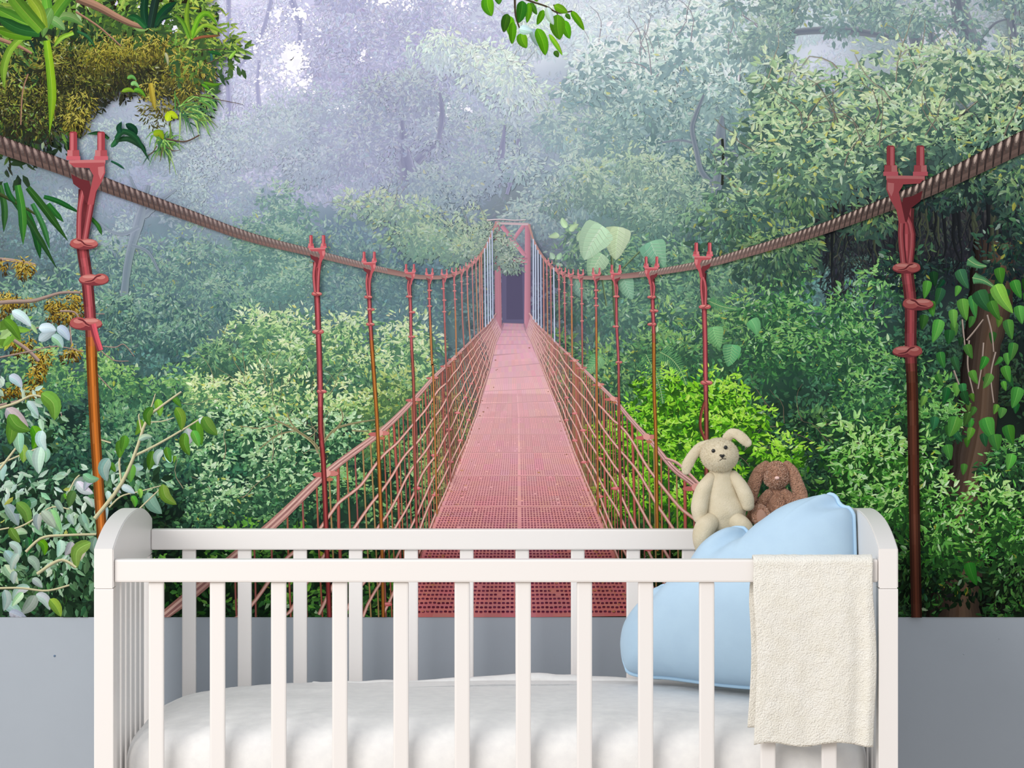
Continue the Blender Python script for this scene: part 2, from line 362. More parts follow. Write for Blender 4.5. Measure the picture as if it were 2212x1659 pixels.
def crown(name, label, slot, blobs, L, asp, pal, fog=0.0, dens=1.0, style='leaf', seed=0, droop=.25, gap=.15, yellow=.01, glint=.05, bil=(2.4, 4.4), twigs=0, twigc=(120, 110, 90), span=1.0, contrast=1.25):
    r = np.random.default_rng(seed * 7 + 3)
    ink = Ink(); B = []
    for cx, cy, rx, ry in blobs:
        rb = (bil[0] + bil[1]) / 2 * L
        n = max(3, int(1.9 * rx * ry / (rb * rb * .62)))
        a = r.uniform(0, 2 * math.pi, n); q = np.sqrt(r.random(n))
        x = cx + rx * q * np.cos(a); y = cy + ry * q * np.sin(a)
        B += [(x[i], y[i], r.uniform(*bil) * L, (y[i] - cy) / ry) for i in range(n)]
    keep = []
    for b_ in B:
        g = mnoise.noise(Vector((b_[0] * .011, b_[1] * .014, seed * 3.7)))
        if g > -.62 + gap * 3.0 * (r.random() < .75) - .45: keep.append(b_)
    B = sorted(keep, key=lambda v: v[1] + r.normal(0, 1) * v[2] * 1.0)
    nb = max(1, len(B)); t0 = tz(slot); dt = SLOT * span
    for k, (bx, by, rb, rel) in enumerate(B):
        if by > PY1 + rb or by < PY0 - rb: continue
        ta, tb = t0 + dt * k / nb, t0 + dt * (k + .95) / nb
        area = math.pi * rb * rb * .66
        n = int(np.clip(dens * 1.15 * area / (L * L * asp * .62), 5, 90))
        nd = n // 3
        # shadowed leaves underneath
        a = r.uniform(0, 2 * math.pi, nd); q = np.sqrt(r.random(nd))
        P = np.stack([bx + rb * q * np.cos(a), by + rb * .35 + rb * .66 * q * np.sin(a)], -1)
        ang = r.uniform(0, 2 * math.pi, nd); LL = L * r.uniform(.9, 1.5, nd)
        c = shade(pal, r.uniform(0, .2, nd))
        ink.quads(leaf_shapes(P, ang, LL, LL * asp * 1.1, r.normal(0, .1, nd)), np.stack([c, c * .93], 1), np.linspace(ta, ta + (tb - ta) * .25, nd), LEAF_F)
        for m in ((1, 5) if style == 'rosette' else (1,)):
            nn_ = n if style != 'rosette' else (int(n * .5) if m == 1 else max(2, int(n * .55 / 4)))
            a = r.uniform(0, 2 * math.pi, nn_); q = np.sqrt(r.random(nn_))
            dx, dy = q * np.cos(a), q * np.sin(a); nz = np.sqrt(np.clip(1 - q * q, 0, 1))
            o = np.argsort(-dy * .2 - nz * .6 + r.normal(0, .25, nn_))[::-1]; dx, dy, nz = dx[o], dy[o], nz[o]
            P = np.stack([bx + rb * dx, by + rb * .8 * dy], -1)
            br = .50 + contrast * (.44 * (-dy * .75 + nz * .35 - .12) - .14 * rel) + r.normal(0, .15, nn_)
            ta2 = ta + (tb - ta) * (.25 if m == 1 else .6); tb2 = tb if (m > 1 or style != 'rosette') else ta + (tb - ta) * .6
            if m == 1:
                ang = np.arctan2(dy + droop + r.normal(0, .4, nn_), dx + r.normal(0, .4, nn_)); LL = L * r.uniform(.5, 1.25, nn_)
                V = leaf_shapes(P, ang, LL, LL * asp * r.uniform(.5, 1.15, nn_), r.normal(0, .14, nn_)); bb = br; nt = nn_
            else:
                ph = r.uniform(0, 6.28, nn_)[:, None] + np.arange(m)[None] * (2 * math.pi / m) * r.uniform(.55, 1.0, (nn_, 1)) + r.normal(0, .25, (nn_, m))
                LL = L * r.uniform(.35, 1.15, (nn_, m)); sq = r.uniform(.4, .85, nn_)[:, None]
                ang = ph.ravel(); PP = np.repeat(P, m, 0) + r.normal(0, L * .12, (nn_ * m, 2))
                V = leaf_shapes(np.zeros_like(PP), ang, LL.ravel(), LL.ravel() * asp * r.uniform(.6, 1.1, nn_ * m), r.normal(0, .14, nn_ * m))
                V[:, :, 1] *= np.repeat(sq, m)[:, None]; V += PP[:, None]
                bb = np.repeat(br, m) + r.normal(0, .11, nn_ * m) - .16 * np.sin(ang); nt = nn_ * m
            c = shade(pal, bb)
            c = c + r.normal(0, 6, (nt, 1)) + r.normal(0, 4, (nt, 3))
            ye = r.random(nt) < yellow; c[ye] = c[ye] * .45 + np.array((205, 190, 60)) * .55
            gl = (r.random(nt) < glint) & (bb > .45); c[gl] = c[gl] * .55 + np.array((225, 236, 226)) * .45
            ink.quads(V, np.stack([c * 1.03, c * .92], 1), np.linspace(ta2, tb2, nt), LEAF_F)
    for k in range(twigs):
        bx, by, rx, ry = blobs[r.integers(len(blobs))]
        x, y = bx + r.uniform(-.8, .8) * rx, by + r.uniform(-.6, .8) * ry
        a = r.uniform(-2.6, -.5); pts = [(x, y)]
        for s in range(5):
            a += r.normal(0, .3); x += math.cos(a) * L * 1.3; y += math.sin(a) * L * 1.3; pts.append((x, y))
        ink.strip(pts, np.linspace(.16, .05, 6) * L, [np.array(twigc) * 1.05, np.array(twigc) * .7], t0 + dt * r.uniform(.3, .95))
    if not ink.n: return None
    return ink.build(name, mural, label, 'stuff', fog)

def trunk(name, label, slot, pts, wd, bands, fog=0.0, n=24, parent=None, ragged=0.0, seed=1):
    r = np.random.default_rng(seed); first = None
    for p, w_ in zip(pts, wd):
        ink = Ink(); C = spline(p, n); W_ = spline([[v] for v in w_], n)[:, 0] * (1 + ragged * r.normal(0, 1, n))
        nb = max(5, min(17, int(max(w_) / 5))); bc = []
        for k in range(nb):
            base = shade(bands, np.full(n - 1, k / (nb - 1)))
            wob = np.interp(np.arange(n - 1), np.linspace(0, n - 1, 6), r.normal(0, 3, 6))[:, None]
            bc.append(base + r.normal(0, 4) + wob)
        ink.strip(C, W_, bc, tz(slot) + SLOT * r.uniform(.1, .9))
        o = ink.build(name if first is None else 'branch', parent or first or mural, label if first is None else None, None, fog)
        first = first or o
    return first

def filler(name, label, slot, x0, x1, y0, y1, step, L0, L1, seed, low=.80, high=1.45, add=(10, 22, 6), style='leaf', dens=1.0):
    """loose foliage over a whole region in the colours of the mist there"""
    r = np.random.default_rng(seed); ink = Ink()
    X, Y = np.meshgrid(np.arange(x0, x1, step), np.arange(y0, y1, step)); X = X + r.uniform(-.6, .6, X.shape) * step; Y = Y + r.uniform(-.6, .6, Y.shape) * step
    X, Y = X.ravel(), Y.ravel(); o = np.argsort(Y); X, Y = X[o], Y[o]
    bc = field(BASE, X, Y); t0 = tz(slot)
    for k in range(len(X)):
        g = mnoise.noise(Vector((X[k] * .013, Y[k] * .017, seed * 1.3)))
        if g < -.25: continue
        L = L0 + (L1 - L0) * (Y[k] + 100) / 1433; rb = step * r.uniform(.7, 1.1)
        n = int(dens * 2.0 * rb * rb / (L * L * .3)); a = r.uniform(0, 6.28, n); q = np.sqrt(r.random(n)); dx, dy = q * np.cos(a), q * np.sin(a)
        o = np.argsort(-dy)[::-1]; dx, dy = dx[o], dy[o]
        P = np.stack([X[k] + rb * dx, Y[k] + rb * .7 * dy], -1)
        b = np.clip(.45 - .4 * dy + g * .35 + r.normal(0, .2, n), 0, 1)[:, None]
        hi_ = 1 + (high - 1) * float(np.clip((150 - bc[k].mean()) / 110, .12, 1)); lo_ = 1 - (1 - low) * float(np.clip((190 - bc[k].mean()) / 110, .2, 1))
        c = bc[k] * (lo_ + (hi_ - lo_) * b) + np.array(add) * b * (hi_ - 1) / (high - 1) + r.normal(0, 3, (n, 3))
        ang = np.arctan2(dy + .3 + r.normal(0, .5, n), dx + r.normal(0, .5, n)); LL = L * r.uniform(.6, 1.2, n)
        ink.quads(leaf_shapes(P, ang, LL, LL * r.uniform(.28, .55, n), r.normal(0, .12, n)), np.stack([c * 1.02, c * .94], 1), np.linspace(t0 + SLOT * k / len(X), t0 + SLOT * (k + .9) / len(X), n), LEAF_F)
    ink.build(name, mural, label, 'stuff')
filler('far_foliage', 'faint foliage in the mist across the upper part of the mural', -1, -300, 2512, -150, 560, 34, 9, 13, 71, .93, 1.12, (3, 8, 3), dens=.7)
filler('undergrowth', 'dim forest undergrowth filling the lower part of the mural', -1, -300, 2512, 520, 1345, 30, 9, 15, 72, .72, 1.75, (14, 30, 10))
# ---------------------------------------------------------------- far mist, sky gaps, ghost trees
def sparkle(label, slot, spots, seed, cols=((246, 246, 253), (236, 236, 250), (252, 252, 255))):
    r = np.random.default_rng(seed); ink = Ink()
    for cx, cy, rx, ry, n, size in spots:
        for _ in range(n):
            a, q = r.uniform(0, 6.28), r.random() ** .75
            x, y = cx + rx * q * math.cos(a), cy + ry * q * math.sin(a); s = size * r.uniform(.25, 1.0) * (1.25 - q)
            m = 7; th = np.sort(r.uniform(0, 6.28, m)); rr_ = s * r.uniform(.4, 1.1, m)
            ink.poly(np.stack([x + rr_ * np.cos(th), y + rr_ * np.sin(th) * .9], -1), cols[r.integers(len(cols))], tz(slot) + r.random() * SLOT * .9, False)
    ink.build('sky_gap', mural, label, 'stuff')
GH = [(150, 152, 188), (172, 174, 206), (198, 200, 226)]
crown('far_tree', 'ghostly lavender treetops lost in mist', 0, [(760, 150, 110, 190), (880, 90, 90, 120), (690, 330, 150, 90), (1010, 60, 80, 70)], 11, .5, [(164, 168, 196), (180, 184, 208), (198, 204, 220)], .2, .9, seed=1, gap=0, glint=.02, yellow=0)
crown('far_tree', 'broad dim tree column rising into the mist', .5, [(740, 0, 50, 120), (735, 150, 50, 110), (890, 60, 40, 100), (905, 170, 50, 60), (725, 270, 60, 70)], 11, .5, [(162, 165, 196), (171, 175, 202), (184, 190, 212)], .12, 1.1, seed=101, gap=0, glint=0, yellow=0)
crown('far_tree', 'thin misty crown with bright sky showing through', 0, [(600, 60, 90, 70), (560, 190, 80, 120), (500, 90, 50, 100)], 9, .5, [(178, 182, 210), (196, 200, 224), (214, 216, 236)], .2, .6, seed=2, gap=.2, yellow=0)
trunk('tree_trunk', 'thin lavender trunks in the mist', 1, [[(492, -160), (494, 60), (492, 160), (497, 250)], [(586, 0), (570, 60), (545, 110), (512, 150)], [(560, 130), (556, 190), (562, 245)], [(630, 0), (648, 60), (640, 140)]], [[9, 9, 10, 12], [8, 8, 7, 5], [7, 8, 10], [14, 10, 6]], [(164, 166, 196), (152, 155, 188), (166, 168, 198)], 0)
sparkle('bright sky breaking through the treetops', 2, [(634, 126, 34, 42, 90, 20), (606, 160, 40, 40, 40, 10), (560, 90, 60, 80, 60, 7), (640, 120, 60, 60, 90, 7), (650, 180, 45, 30, 70, 9), (600, 30, 55, 40, 50, 8), (650, 30, 40, 30, 45, 9), (690, 65, 30, 40, 26, 6), (565, 180, 40, 60, 55, 6), (575, 75, 30, 30, 30, 5),
    (840, 2, 80, 16, 40, 10), (880, 14, 30, 16, 24, 7), (990, 12, 40, 22, 36, 7), (785, 118, 26, 22, 26, 6), (770, 60, 16, 14, 8, 4), (825, 45, 12, 14, 8, 4), (745, 235, 50, 20, 34, 5), (780, 205, 22, 30, 22, 5), (930, 190, 30, 14, 18, 5), (955, 235, 40, 26, 50, 5), (1010, 235, 30, 16, 28, 5),
    (1174, 275, 16, 20, 22, 6), (480, 20, 14, 24, 20, 5), (505, 150, 16, 40, 22, 4), (490, 60, 14, 40, 16, 4), (1030, 60, 40, 40, 20, 4)], 5)
crown('far_tree', 'dim bluish foliage in the middle distance', 2, [(700, 270, 150, 60), (640, 330, 140, 60), (830, 250, 90, 60), (960, 330, 110, 70), (760, 390, 120, 60), (1000, 260, 100, 60)], 10, .5, [(136, 150, 166), (156, 174, 180), (180, 200, 194)], .35, .9, seed=3, gap=.2, yellow=0, glint=.05)
crown('far_tree', 'misty greenish foliage left of the cable', 2, [(430, 320, 110, 80), (560, 290, 90, 60), (300, 330, 110, 70), (440, 430, 120, 50), (210, 470, 110, 60)], 9, .5, [(130, 148, 162), (154, 176, 176), (180, 202, 190)], .3, .85, seed=4, gap=.25, yellow=0)
crown('far_tree', 'slate coloured foliage around the hazy trunk', 2.6, [(870, 230, 90, 70), (960, 300, 80, 60), (800, 320, 70, 60), (930, 180, 60, 40)], 11, .45, [(136, 144, 168), (154, 166, 180), (178, 194, 192)], .2, .9, seed=131, gap=.25, yellow=0, glint=.04)
trunk('tree_trunk', 'dark hazy trunk in the mist behind the bridge', 2.9, [[(868, 260), (872, 330), (880, 380), (878, 470)], [(900, 350), (925, 325), (950, 310)], [(950, 200), (955, 250), (948, 300)], [(1090, 270), (1085, 320), (1075, 380)], [(1095, 420), (1112, 360), (1120, 300)]], [[7, 28, 40, 46], [18, 12, 6], [5, 12, 9], [4, 13, 16], [8, 10, 8]], [(146, 150, 176), (134, 138, 166), (148, 152, 176)], None, ragged=.1)
crown('far_tree', 'pale mint branches of drooping leaves in the mist', 4, [(965, 100, 50, 18), (1010, 115, 60, 18), (1050, 135, 50, 16), (1085, 150, 40, 14), (1060, 165, 50, 14), (1110, 180, 40, 14), (1130, 205, 40, 14), (1150, 60, 60, 40)], 14, .42, [(176, 190, 204), (198, 218, 206), (222, 238, 218)], .1, 1.0, seed=5, gap=0, droop=.9, yellow=0, glint=.15, twigs=10, twigc=(190, 195, 190))
crown('far_tree', 'soft grey green foliage above the bridge tower', 3, [(1000, 420, 90, 60), (940, 470, 90, 60), (1050, 340, 90, 60), (900, 420, 70, 50), (1160, 330, 80, 60)], 10, .5, [(106, 126, 140), (130, 156, 154), (164, 188, 168)], .35, 1, seed=6, gap=.25, yellow=.01)
crown('far_tree', 'pale foliage fading into cloud at upper right', 3, [(1230, 60, 80, 60), (1380, 60, 130, 60), (1550, 50, 130, 70), (1300, 110, 90, 40), (1700, 20, 120, 50)], 12, .5, [(176, 194, 204), (194, 212, 216), (214, 226, 226)], .3, .9, seed=7, gap=.15, yellow=0, glint=.12)
crown('far_tree', 'misty green foliage right of the bridge tower', 4, [(1190, 260, 60, 60), (1250, 290, 80, 50), (1330, 330, 110, 60), (1220, 380, 100, 50), (1180, 440, 80, 40), (1150, 480, 60, 30)], 12, .45, [(104, 134, 138), (142, 172, 160), (190, 212, 184)], .25, 1, seed=8, gap=.2, droop=.6)

# ---------------------------------------------------------------- middle distance
crown('tree_crown', 'glossy pale green treetop at upper right', 5, [(1330, 130, 80, 45), (1430, 110, 110, 55), (1540, 130, 100, 60), (1350, 190, 100, 50), (1470, 190, 120, 60), (1290, 170, 40, 50), (1580, 60, 90, 60)], 17, .45, [(100, 132, 138), (146, 178, 168), (196, 218, 206), (228, 236, 230)], .22, 1.0, 'rosette', seed=9, gap=.1, glint=.2, twigs=20, twigc=(140, 130, 140))
crown('tree_crown', 'blue green foliage under the pale treetop', 5, [(1330, 260, 90, 50), (1440, 270, 110, 50), (1560, 220, 90, 60), (1600, 160, 70, 60)], 13, .45, [(80, 112, 118), (116, 150, 142), (176, 200, 186)], .25, 1, seed=10, gap=.2, glint=.12)
trunk('tree_trunk', 'forked dark trunk under the pale treetop', 6, [[(1540, 400), (1515, 370), (1505, 330), (1495, 280), (1502, 250), (1520, 205)], [(1555, 330), (1556, 290), (1560, 250)], [(1500, 310), (1470, 303), (1430, 308)], [(1545, 420), (1560, 360), (1590, 330)]], [[12, 12, 11, 10, 9, 5], [24, 22, 6], [6, 5, 4], [20, 24, 16]], [(110, 118, 130), (80, 90, 108), (104, 114, 128)], .2)
crown('tree_crown', 'leafy mid green foliage beside the bridge', 6, [(1360, 390, 120, 50), (1480, 400, 80, 50), (1280, 420, 90, 40), (1420, 450, 110, 40)], 12, .42, [(78, 108, 102), (122, 156, 128), (180, 202, 158)], .22, 1, seed=11, gap=.2, droop=.5, glint=.06)
crown('tree_crown', 'yellowish branch of leaves above the bridge cable', 6, [(800, 445, 60, 16), (860, 455, 50, 24), (890, 480, 60, 30), (940, 505, 60, 30), (970, 530, 60, 30), (1000, 555, 40, 24), (1030, 500, 40, 40), (900, 520, 40, 20)], 11, .5, [(104, 134, 118), (146, 180, 136), (196, 214, 158)], .18, 1, seed=12, gap=.05, glint=.1, yellow=.03, twigs=12, twigc=(170, 170, 150))
crown('tree_crown', 'rounded bright green tree left of centre', 6, [(600, 450, 46, 40), (590, 490, 66, 50), (620, 540, 80, 50), (660, 590, 70, 40), (560, 530, 60, 40), (600, 610, 90, 40)], 11, .45, [(76, 112, 108), (112, 154, 130), (164, 196, 160)], .2, 1, 'rosette', seed=13, gap=.1, glint=.1)
crown('tree_crown', 'shadowy teal foliage behind the cable', 5, [(760, 560, 90, 70), (850, 610, 80, 70), (740, 660, 100, 60), (880, 680, 70, 50), (980, 620, 60, 70)], 11, .45, [(74, 102, 112), (98, 132, 128), (134, 168, 146)], .2, .9, seed=14, gap=.3)
crown('tree_crown', 'dim green foliage in the left distance', 5, [(480, 560, 110, 60), (360, 590, 100, 70), (250, 600, 90, 70), (420, 660, 120, 60), (520, 640, 70, 50)], 11, .42, [(64, 92, 100), (96, 136, 120), (146, 180, 148)], .2, .95, seed=15, gap=.25, droop=.5, glint=.08)
trunk('tree_trunk', 'twisted forking trunk in the left mist', 6, [[(268, 640), (275, 580), (285, 530), (300, 480), (310, 440), (320, 400)], [(300, 490), (270, 505), (240, 500), (215, 480)], [(305, 470), (330, 450), (350, 430), (380, 410)], [(285, 530), (320, 545), (345, 590)], [(310, 440), (290, 405), (280, 380)]], [[16, 17, 18, 22, 14, 8], [10, 8, 6, 3], [16, 14, 10, 5], [8, 7, 5], [10, 7, 4]], [(124, 134, 148), (98, 110, 124), (120, 134, 140)], .35, ragged=.06)
crown('tree_crown', 'dark understorey foliage on the left', 7, [(330, 700, 110, 60), (450, 740, 100, 50), (240, 720, 80, 70), (130, 690, 120, 90), (40, 700, 120, 100), (540, 690, 60, 40)], 12, .42, [(48, 76, 82), (80, 120, 104), (130, 170, 136)], .12, .95, seed=16, gap=.3, droop=.5, glint=.08)
crown('bush', 'low band of light green shrubs on the left', 8, [(400, 815, 110, 28), (300, 830, 100, 26), (180, 810, 110, 34), (60, 820, 110, 44)], 12, .55, [(50, 90, 72), (98, 152, 88), (158, 200, 116)], .08, 1, 'rosette', seed=17, gap=.05)
crown('bush', 'dense dark green shrubs at middle left', 8, [(330, 890, 120, 50), (200, 900, 120, 60), (440, 880, 80, 40), (80, 930, 140, 60), (300, 960, 120, 50)], 12, .55, [(34, 64, 56), (68, 114, 84), (124, 172, 116)], .08, .9, seed=18, gap=.3)
BR = [(62, 102, 80), (122, 172, 104), (188, 218, 142), (230, 240, 186)]
crown('bush', 'bright yellow green bush left of the bridge, upper part', 9, [(530, 695, 50, 24), (600, 710, 70, 30), (690, 720, 60, 34), (780, 720, 70, 34), (860, 740, 60, 36), (905, 780, 40, 40), (560, 750, 60, 30), (660, 770, 80, 36), (760, 780, 80, 34), (860, 800, 60, 36)], 13, .42, BR, .10, 1.1, 'rosette', seed=19, gap=.02, glint=.12, yellow=.03, contrast=1.15)
crown('bush', 'shaded gap between the two tiers of the bright bush', 9.5, [(560, 800, 80, 14), (680, 812, 90, 14), (800, 835, 70, 20), (480, 775, 40, 14)], 12, .42, [(50, 84, 70), (84, 128, 92), (130, 172, 120)], .08, .8, seed=120, gap=.1)
crown('bush', 'bright yellow green bush left of the bridge, lower part', 10, [(490, 830, 56, 20), (560, 838, 70, 22), (640, 848, 80, 26), (710, 858, 70, 28), (460, 862, 36, 24), (540, 880, 80, 26), (640, 890, 70, 24), (770, 880, 40, 30), (840, 884, 40, 24)], 13, .45, BR, .06, 1.1, 'rosette', seed=20, gap=.08, glint=.12, yellow=.03, twigs=18, twigc=(150, 150, 110), contrast=1.15)
MB = [(34, 64, 50), (82, 132, 88), (142, 188, 132), (196, 224, 176)]
crown('bush', 'mid green bush with rounded leaves at lower left', 11, [(560, 940, 90, 30), (480, 930, 60, 26), (420, 970, 60, 26), (520, 1000, 90, 34), (620, 990, 70, 30), (400, 1040, 70, 28), (510, 1060, 80, 30), (700, 950, 70, 40), (440, 1090, 60, 24), (600, 1050, 70, 30)], 12.5, .55, MB, .03, 1, 'rosette', seed=21, gap=.15, glint=.1, twigs=14, twigc=(160, 150, 120))
crown('bush', 'shadowed leaves low beside the bridge', 10, [(640, 1080, 110, 60), (760, 1060, 90, 60), (850, 1000, 80, 60), (460, 1110, 100, 40), (900, 960, 40, 60), (820, 1120, 90, 50), (900, 1100, 50, 60)], 13, .5, [(26, 52, 40), (64, 110, 72), (120, 172, 104), (160, 200, 130)], .05, .9, 'rosette', seed=22, gap=.3, glint=.06)
crown('bush', 'dark leaves seen between the cot slats on the left', 10, [(380, 1200, 130, 40), (420, 1290, 140, 50), (560, 1210, 100, 60), (560, 1310, 100, 30), (700, 1210, 90, 60), (700, 1310, 100, 30), (820, 1240, 90, 60), (820, 1320, 80, 20)], 17, .55, [(16, 32, 22), (46, 92, 40), (110, 168, 66)], .0, .8, seed=23, gap=.3)
trunk('bare_branch', 'tangle of dry yellowish branches in the bright bush', 11, [[(700, 1000), (680, 960), (640, 930), (580, 900)], [(690, 970), (720, 930), (760, 915), (820, 905)], [(660, 945), (630, 915), (620, 890)], [(720, 935), (740, 905), (735, 880)], [(600, 915), (560, 925), (520, 920)], [(760, 930), (800, 930), (840, 915)], [(700, 950), (700, 920), (690, 890)], [(640, 930), (600, 940), (560, 970)]], [[9, 7, 5, 2]] + [[6, 5, 4, 2]] + [[4, 3, 2]] * 2 + [[3, 3, 2]] * 4, [(168, 158, 118), (120, 112, 80), (150, 140, 104)], .05)
trunk('tree_trunk', 'slim dark trunks in the undergrowth', 9, [[(640, 870), (655, 910), (680, 950), (700, 1000), (690, 1090)], [(745, 920), (748, 980), (742, 1090)], [(1560, 300), (1562, 340), (1560, 400)]], [[20, 16, 18, 20, 24], [10, 12, 14], [6, 6, 6]], [(52, 58, 50), (34, 38, 34), (48, 54, 46)], 0)
crown('bush', 'yellow green sprays behind the left net', 11, [(830, 880, 60, 20), (880, 850, 40, 20), (810, 960, 30, 16), (960, 900, 30, 60), (940, 1010, 30, 60)], 12, .5, [(60, 92, 56), (124, 164, 84), (196, 210, 120)], .15, .9, 'rosette', seed=24, gap=.1)

# ---------------------------------------------------------------- right side
trunk('tree_trunk', 'dark trunks and limbs at the top right', 5, [[(1700, 72), (1760, 66), (1830, 66), (1880, 72), (1925, 80)], [(2062, -160), (2070, 0), (2085, 60), (2105, 110), (2100, 170)], [(2185, -160), (2186, 0), (2190, 60), (2196, 90)], [(1965, 30), (1975, 70), (1985, 120)], [(2005, 40), (2012, 80), (2015, 130)], [(2105, 100), (2060, 60), (2010, 45)], [(2120, 80), (2150, 50), (2180, 40)]], [[14, 16, 18, 16, 10], [34, 36, 40, 34, 26], [26, 28, 26, 14], [30, 30, 24], [12, 14, 14], [10, 9, 6], [6, 5, 4]], [(112, 120, 130), (84, 92, 108), (104, 112, 122)], .15)
crown('tree_crown', 'hazy green foliage along the top right edge', 6, [(1680, 20, 80, 50), (1790, 10, 110, 50), (1700, 80, 70, 40), (1900, 20, 110, 40), (2000, 40, 60, 60), (2130, 30, 60, 80), (2220, 40, 80, 60), (1640, 130, 60, 60), (2090, 120, 60, 30), (2190, 130, 60, 40), (2380, 60, 140, 140)], 13, .45, [(86, 114, 118), (122, 152, 138), (166, 192, 168)], .2, .85, seed=25, gap=.3, glint=.08, twigs=16, twigc=(96, 104, 112))
crown('tree_crown', 'dim blue green foliage behind the large right tree', 5, [(1620, 330, 80, 80), (1560, 420, 60, 60), (1700, 400, 100, 80), (1640, 230, 60, 60)], 13, .42, [(60, 86, 92), (92, 124, 112), (140, 172, 142)], .15, .95, seed=26, gap=.2, glint=.08)
RT = [(56, 84, 78), (104, 142, 108), (160, 192, 142), (204, 220, 178)]
crown('tree_crown', 'large light green tree at right, sunlit upper leaves', 8, [(1760, 180, 90, 40), (1700, 210, 70, 40), (1860, 170, 100, 40), (1960, 150, 90, 40), (2060, 150, 90, 40), (2160, 170, 90, 50), (1800, 230, 110, 40), (1920, 220, 110, 40), (2040, 220, 110, 50), (2140, 240, 100, 50), (2300, 200, 140, 80)], 20, .42, RT, .12, 1.05, 'rosette', seed=27, gap=.02, glint=.14, yellow=.03, twigs=26, twigc=(150, 140, 120))
crown('tree_crown', 'large light green tree at right, shaded lower leaves', 9, [(1680, 280, 80, 40), (1780, 290, 100, 40), (1900, 290, 100, 40), (2010, 290, 90, 40), (2110, 310, 90, 40), (2200, 280, 80, 60), (1660, 350, 80, 50), (1760, 350, 100, 40), (1870, 350, 80, 40), (1640, 420, 70, 40), (2340, 330, 140, 70)], 19, .42, [(46, 72, 68), (88, 126, 98), (142, 178, 126), (192, 212, 158)], .08, .95, 'rosette', seed=28, gap=.2, glint=.1, yellow=.04, twigs=24, twigc=(120, 110, 96))
crown('tree_crown', 'leaf sprays hanging over the right cable', 9, [(1600, 480, 60, 30), (1690, 440, 60, 40), (1760, 400, 70, 30), (2120, 400, 80, 40), (2200, 390, 70, 40), (1680, 560, 60, 40), (1760, 560, 60, 60), (1850, 470, 50, 24)], 17, .4, [(40, 62, 58), (80, 114, 80), (140, 172, 110)], .04, .85, seed=29, gap=.25, droop=.7, yellow=.04)
def roots(label, slot, x0, x1, y0, y1, n, seed, cols):
    r = np.random.default_rng(seed); ink = Ink()
    for _ in range(n):
        x = r.uniform(x0, x1); y = y0 + r.uniform(-30, 30); ln = (y1 - y0) * r.uniform(.3, 1.0)
        pts = [(x + r.normal(0, 2) + k * r.normal(0, 1.5), y + ln * k / 5) for k in range(6)]
        c = np.array(cols[r.integers(len(cols))]); ink.strip(pts, np.linspace(r.uniform(3, 12), 1.5, 6), [c, c * .8], tz(slot) + r.random() * SLOT * .95)
    ink.build('hanging_root', mural, label, 'stuff')
crown('moss_curtain', 'dark mossy mass under the right limb', 7.5, [(1830, 500, 80, 40), (1930, 520, 90, 50), (2040, 540, 90, 60), (2150, 560, 80, 60), (1810, 590, 26, 70), (2260, 540, 80, 80)], 13, .24, [(30, 32, 38), (42, 46, 50), (60, 68, 60)], .03, 1.0, seed=121, gap=0, droop=1.6, glint=0, yellow=0)
roots('dark curtain of roots and moss under the right limb', 8, 1780, 2212, 430, 590, 170, 3, [(40, 44, 50), (30, 32, 38), (56, 58, 56), (64, 70, 54), (24, 26, 30)])
trunk('tree_limb', 'dark overhanging limb at right behind the cable', 7, [[(1740, 470), (1800, 480), (1880, 490), (1980, 500), (2100, 500), (2260, 500)], [(1808, 470), (1806, 560), (1812, 640), (1812, 680)], [(1730, 590), (1770, 575), (1800, 540)], [(1880, 520), (1890, 600), (1886, 670)]], [[20, 50, 80, 100, 120, 140], [24, 30, 22, 12], [5, 7, 9], [6, 6, 3]], [(62, 62, 64), (38, 40, 46), (34, 36, 42)], 0, 30, ragged=.1)
crown('tree_crown', 'deep shadow leaves around the right limb', 9, [(2040, 480, 90, 70), (2150, 500, 90, 90), (2080, 400, 120, 40), (2200, 420, 60, 50), (1960, 560, 60, 60), (2320, 480, 120, 120)], 16, .45, [(22, 32, 34), (38, 62, 54), (74, 112, 78)], .02, .55, seed=30, gap=.4, glint=.06)
crown('bush', 'green foliage behind the big pale leaves', 7, [(1250, 540, 80, 50), (1330, 560, 90, 50), (1420, 560, 80, 50), (1260, 640, 70, 60), (1360, 660, 90, 60), (1460, 640, 80, 60), (1540, 600, 60, 60), (1550, 500, 50, 50), (1620, 620, 60, 60)], 13, .45, [(54, 82, 78), (88, 128, 100), (140, 180, 124)], .14, .95, seed=31, gap=.25, droop=.5, glint=.07)
crown('bush', 'mixed undergrowth right of the net', 8, [(1250, 740, 60, 50), (1320, 760, 60, 60), (1400, 740, 80, 60), (1480, 740, 70, 50), (1560, 700, 70, 60), (1640, 700, 70, 60), (1300, 830, 60, 40), (1380, 840, 70, 40)], 13, .42, [(42, 72, 60), (84, 132, 84), (150, 192, 108)], .08, .95, seed=32, gap=.25, yellow=.03, glint=.06)
crown('bush', 'fresh green foliage under the right limb', 9, [(1700, 640, 70, 50), (1780, 700, 80, 50), (1660, 760, 80, 50), (1750, 790, 90, 50), (1850, 720, 80, 50), (1880, 640, 60, 40), (1920, 800, 60, 50), (1830, 850, 90, 40)], 15, .4, [(36, 68, 52), (76, 138, 76), (138, 192, 108)], .05, 1, 'rosette', seed=33, gap=.15, glint=.08)
crown('bush', 'dark shaded foliage behind the plush rabbits', 8, [(1680, 900, 90, 60), (1800, 930, 90, 60), (1760, 1020, 80, 60), (1640, 1000, 60, 60), (1700, 1100, 90, 60)], 13, .42, [(26, 46, 36), (48, 88, 54), (104, 152, 88)], .03, .85, seed=34, gap=.35, twigs=30, twigc=(110, 100, 84))
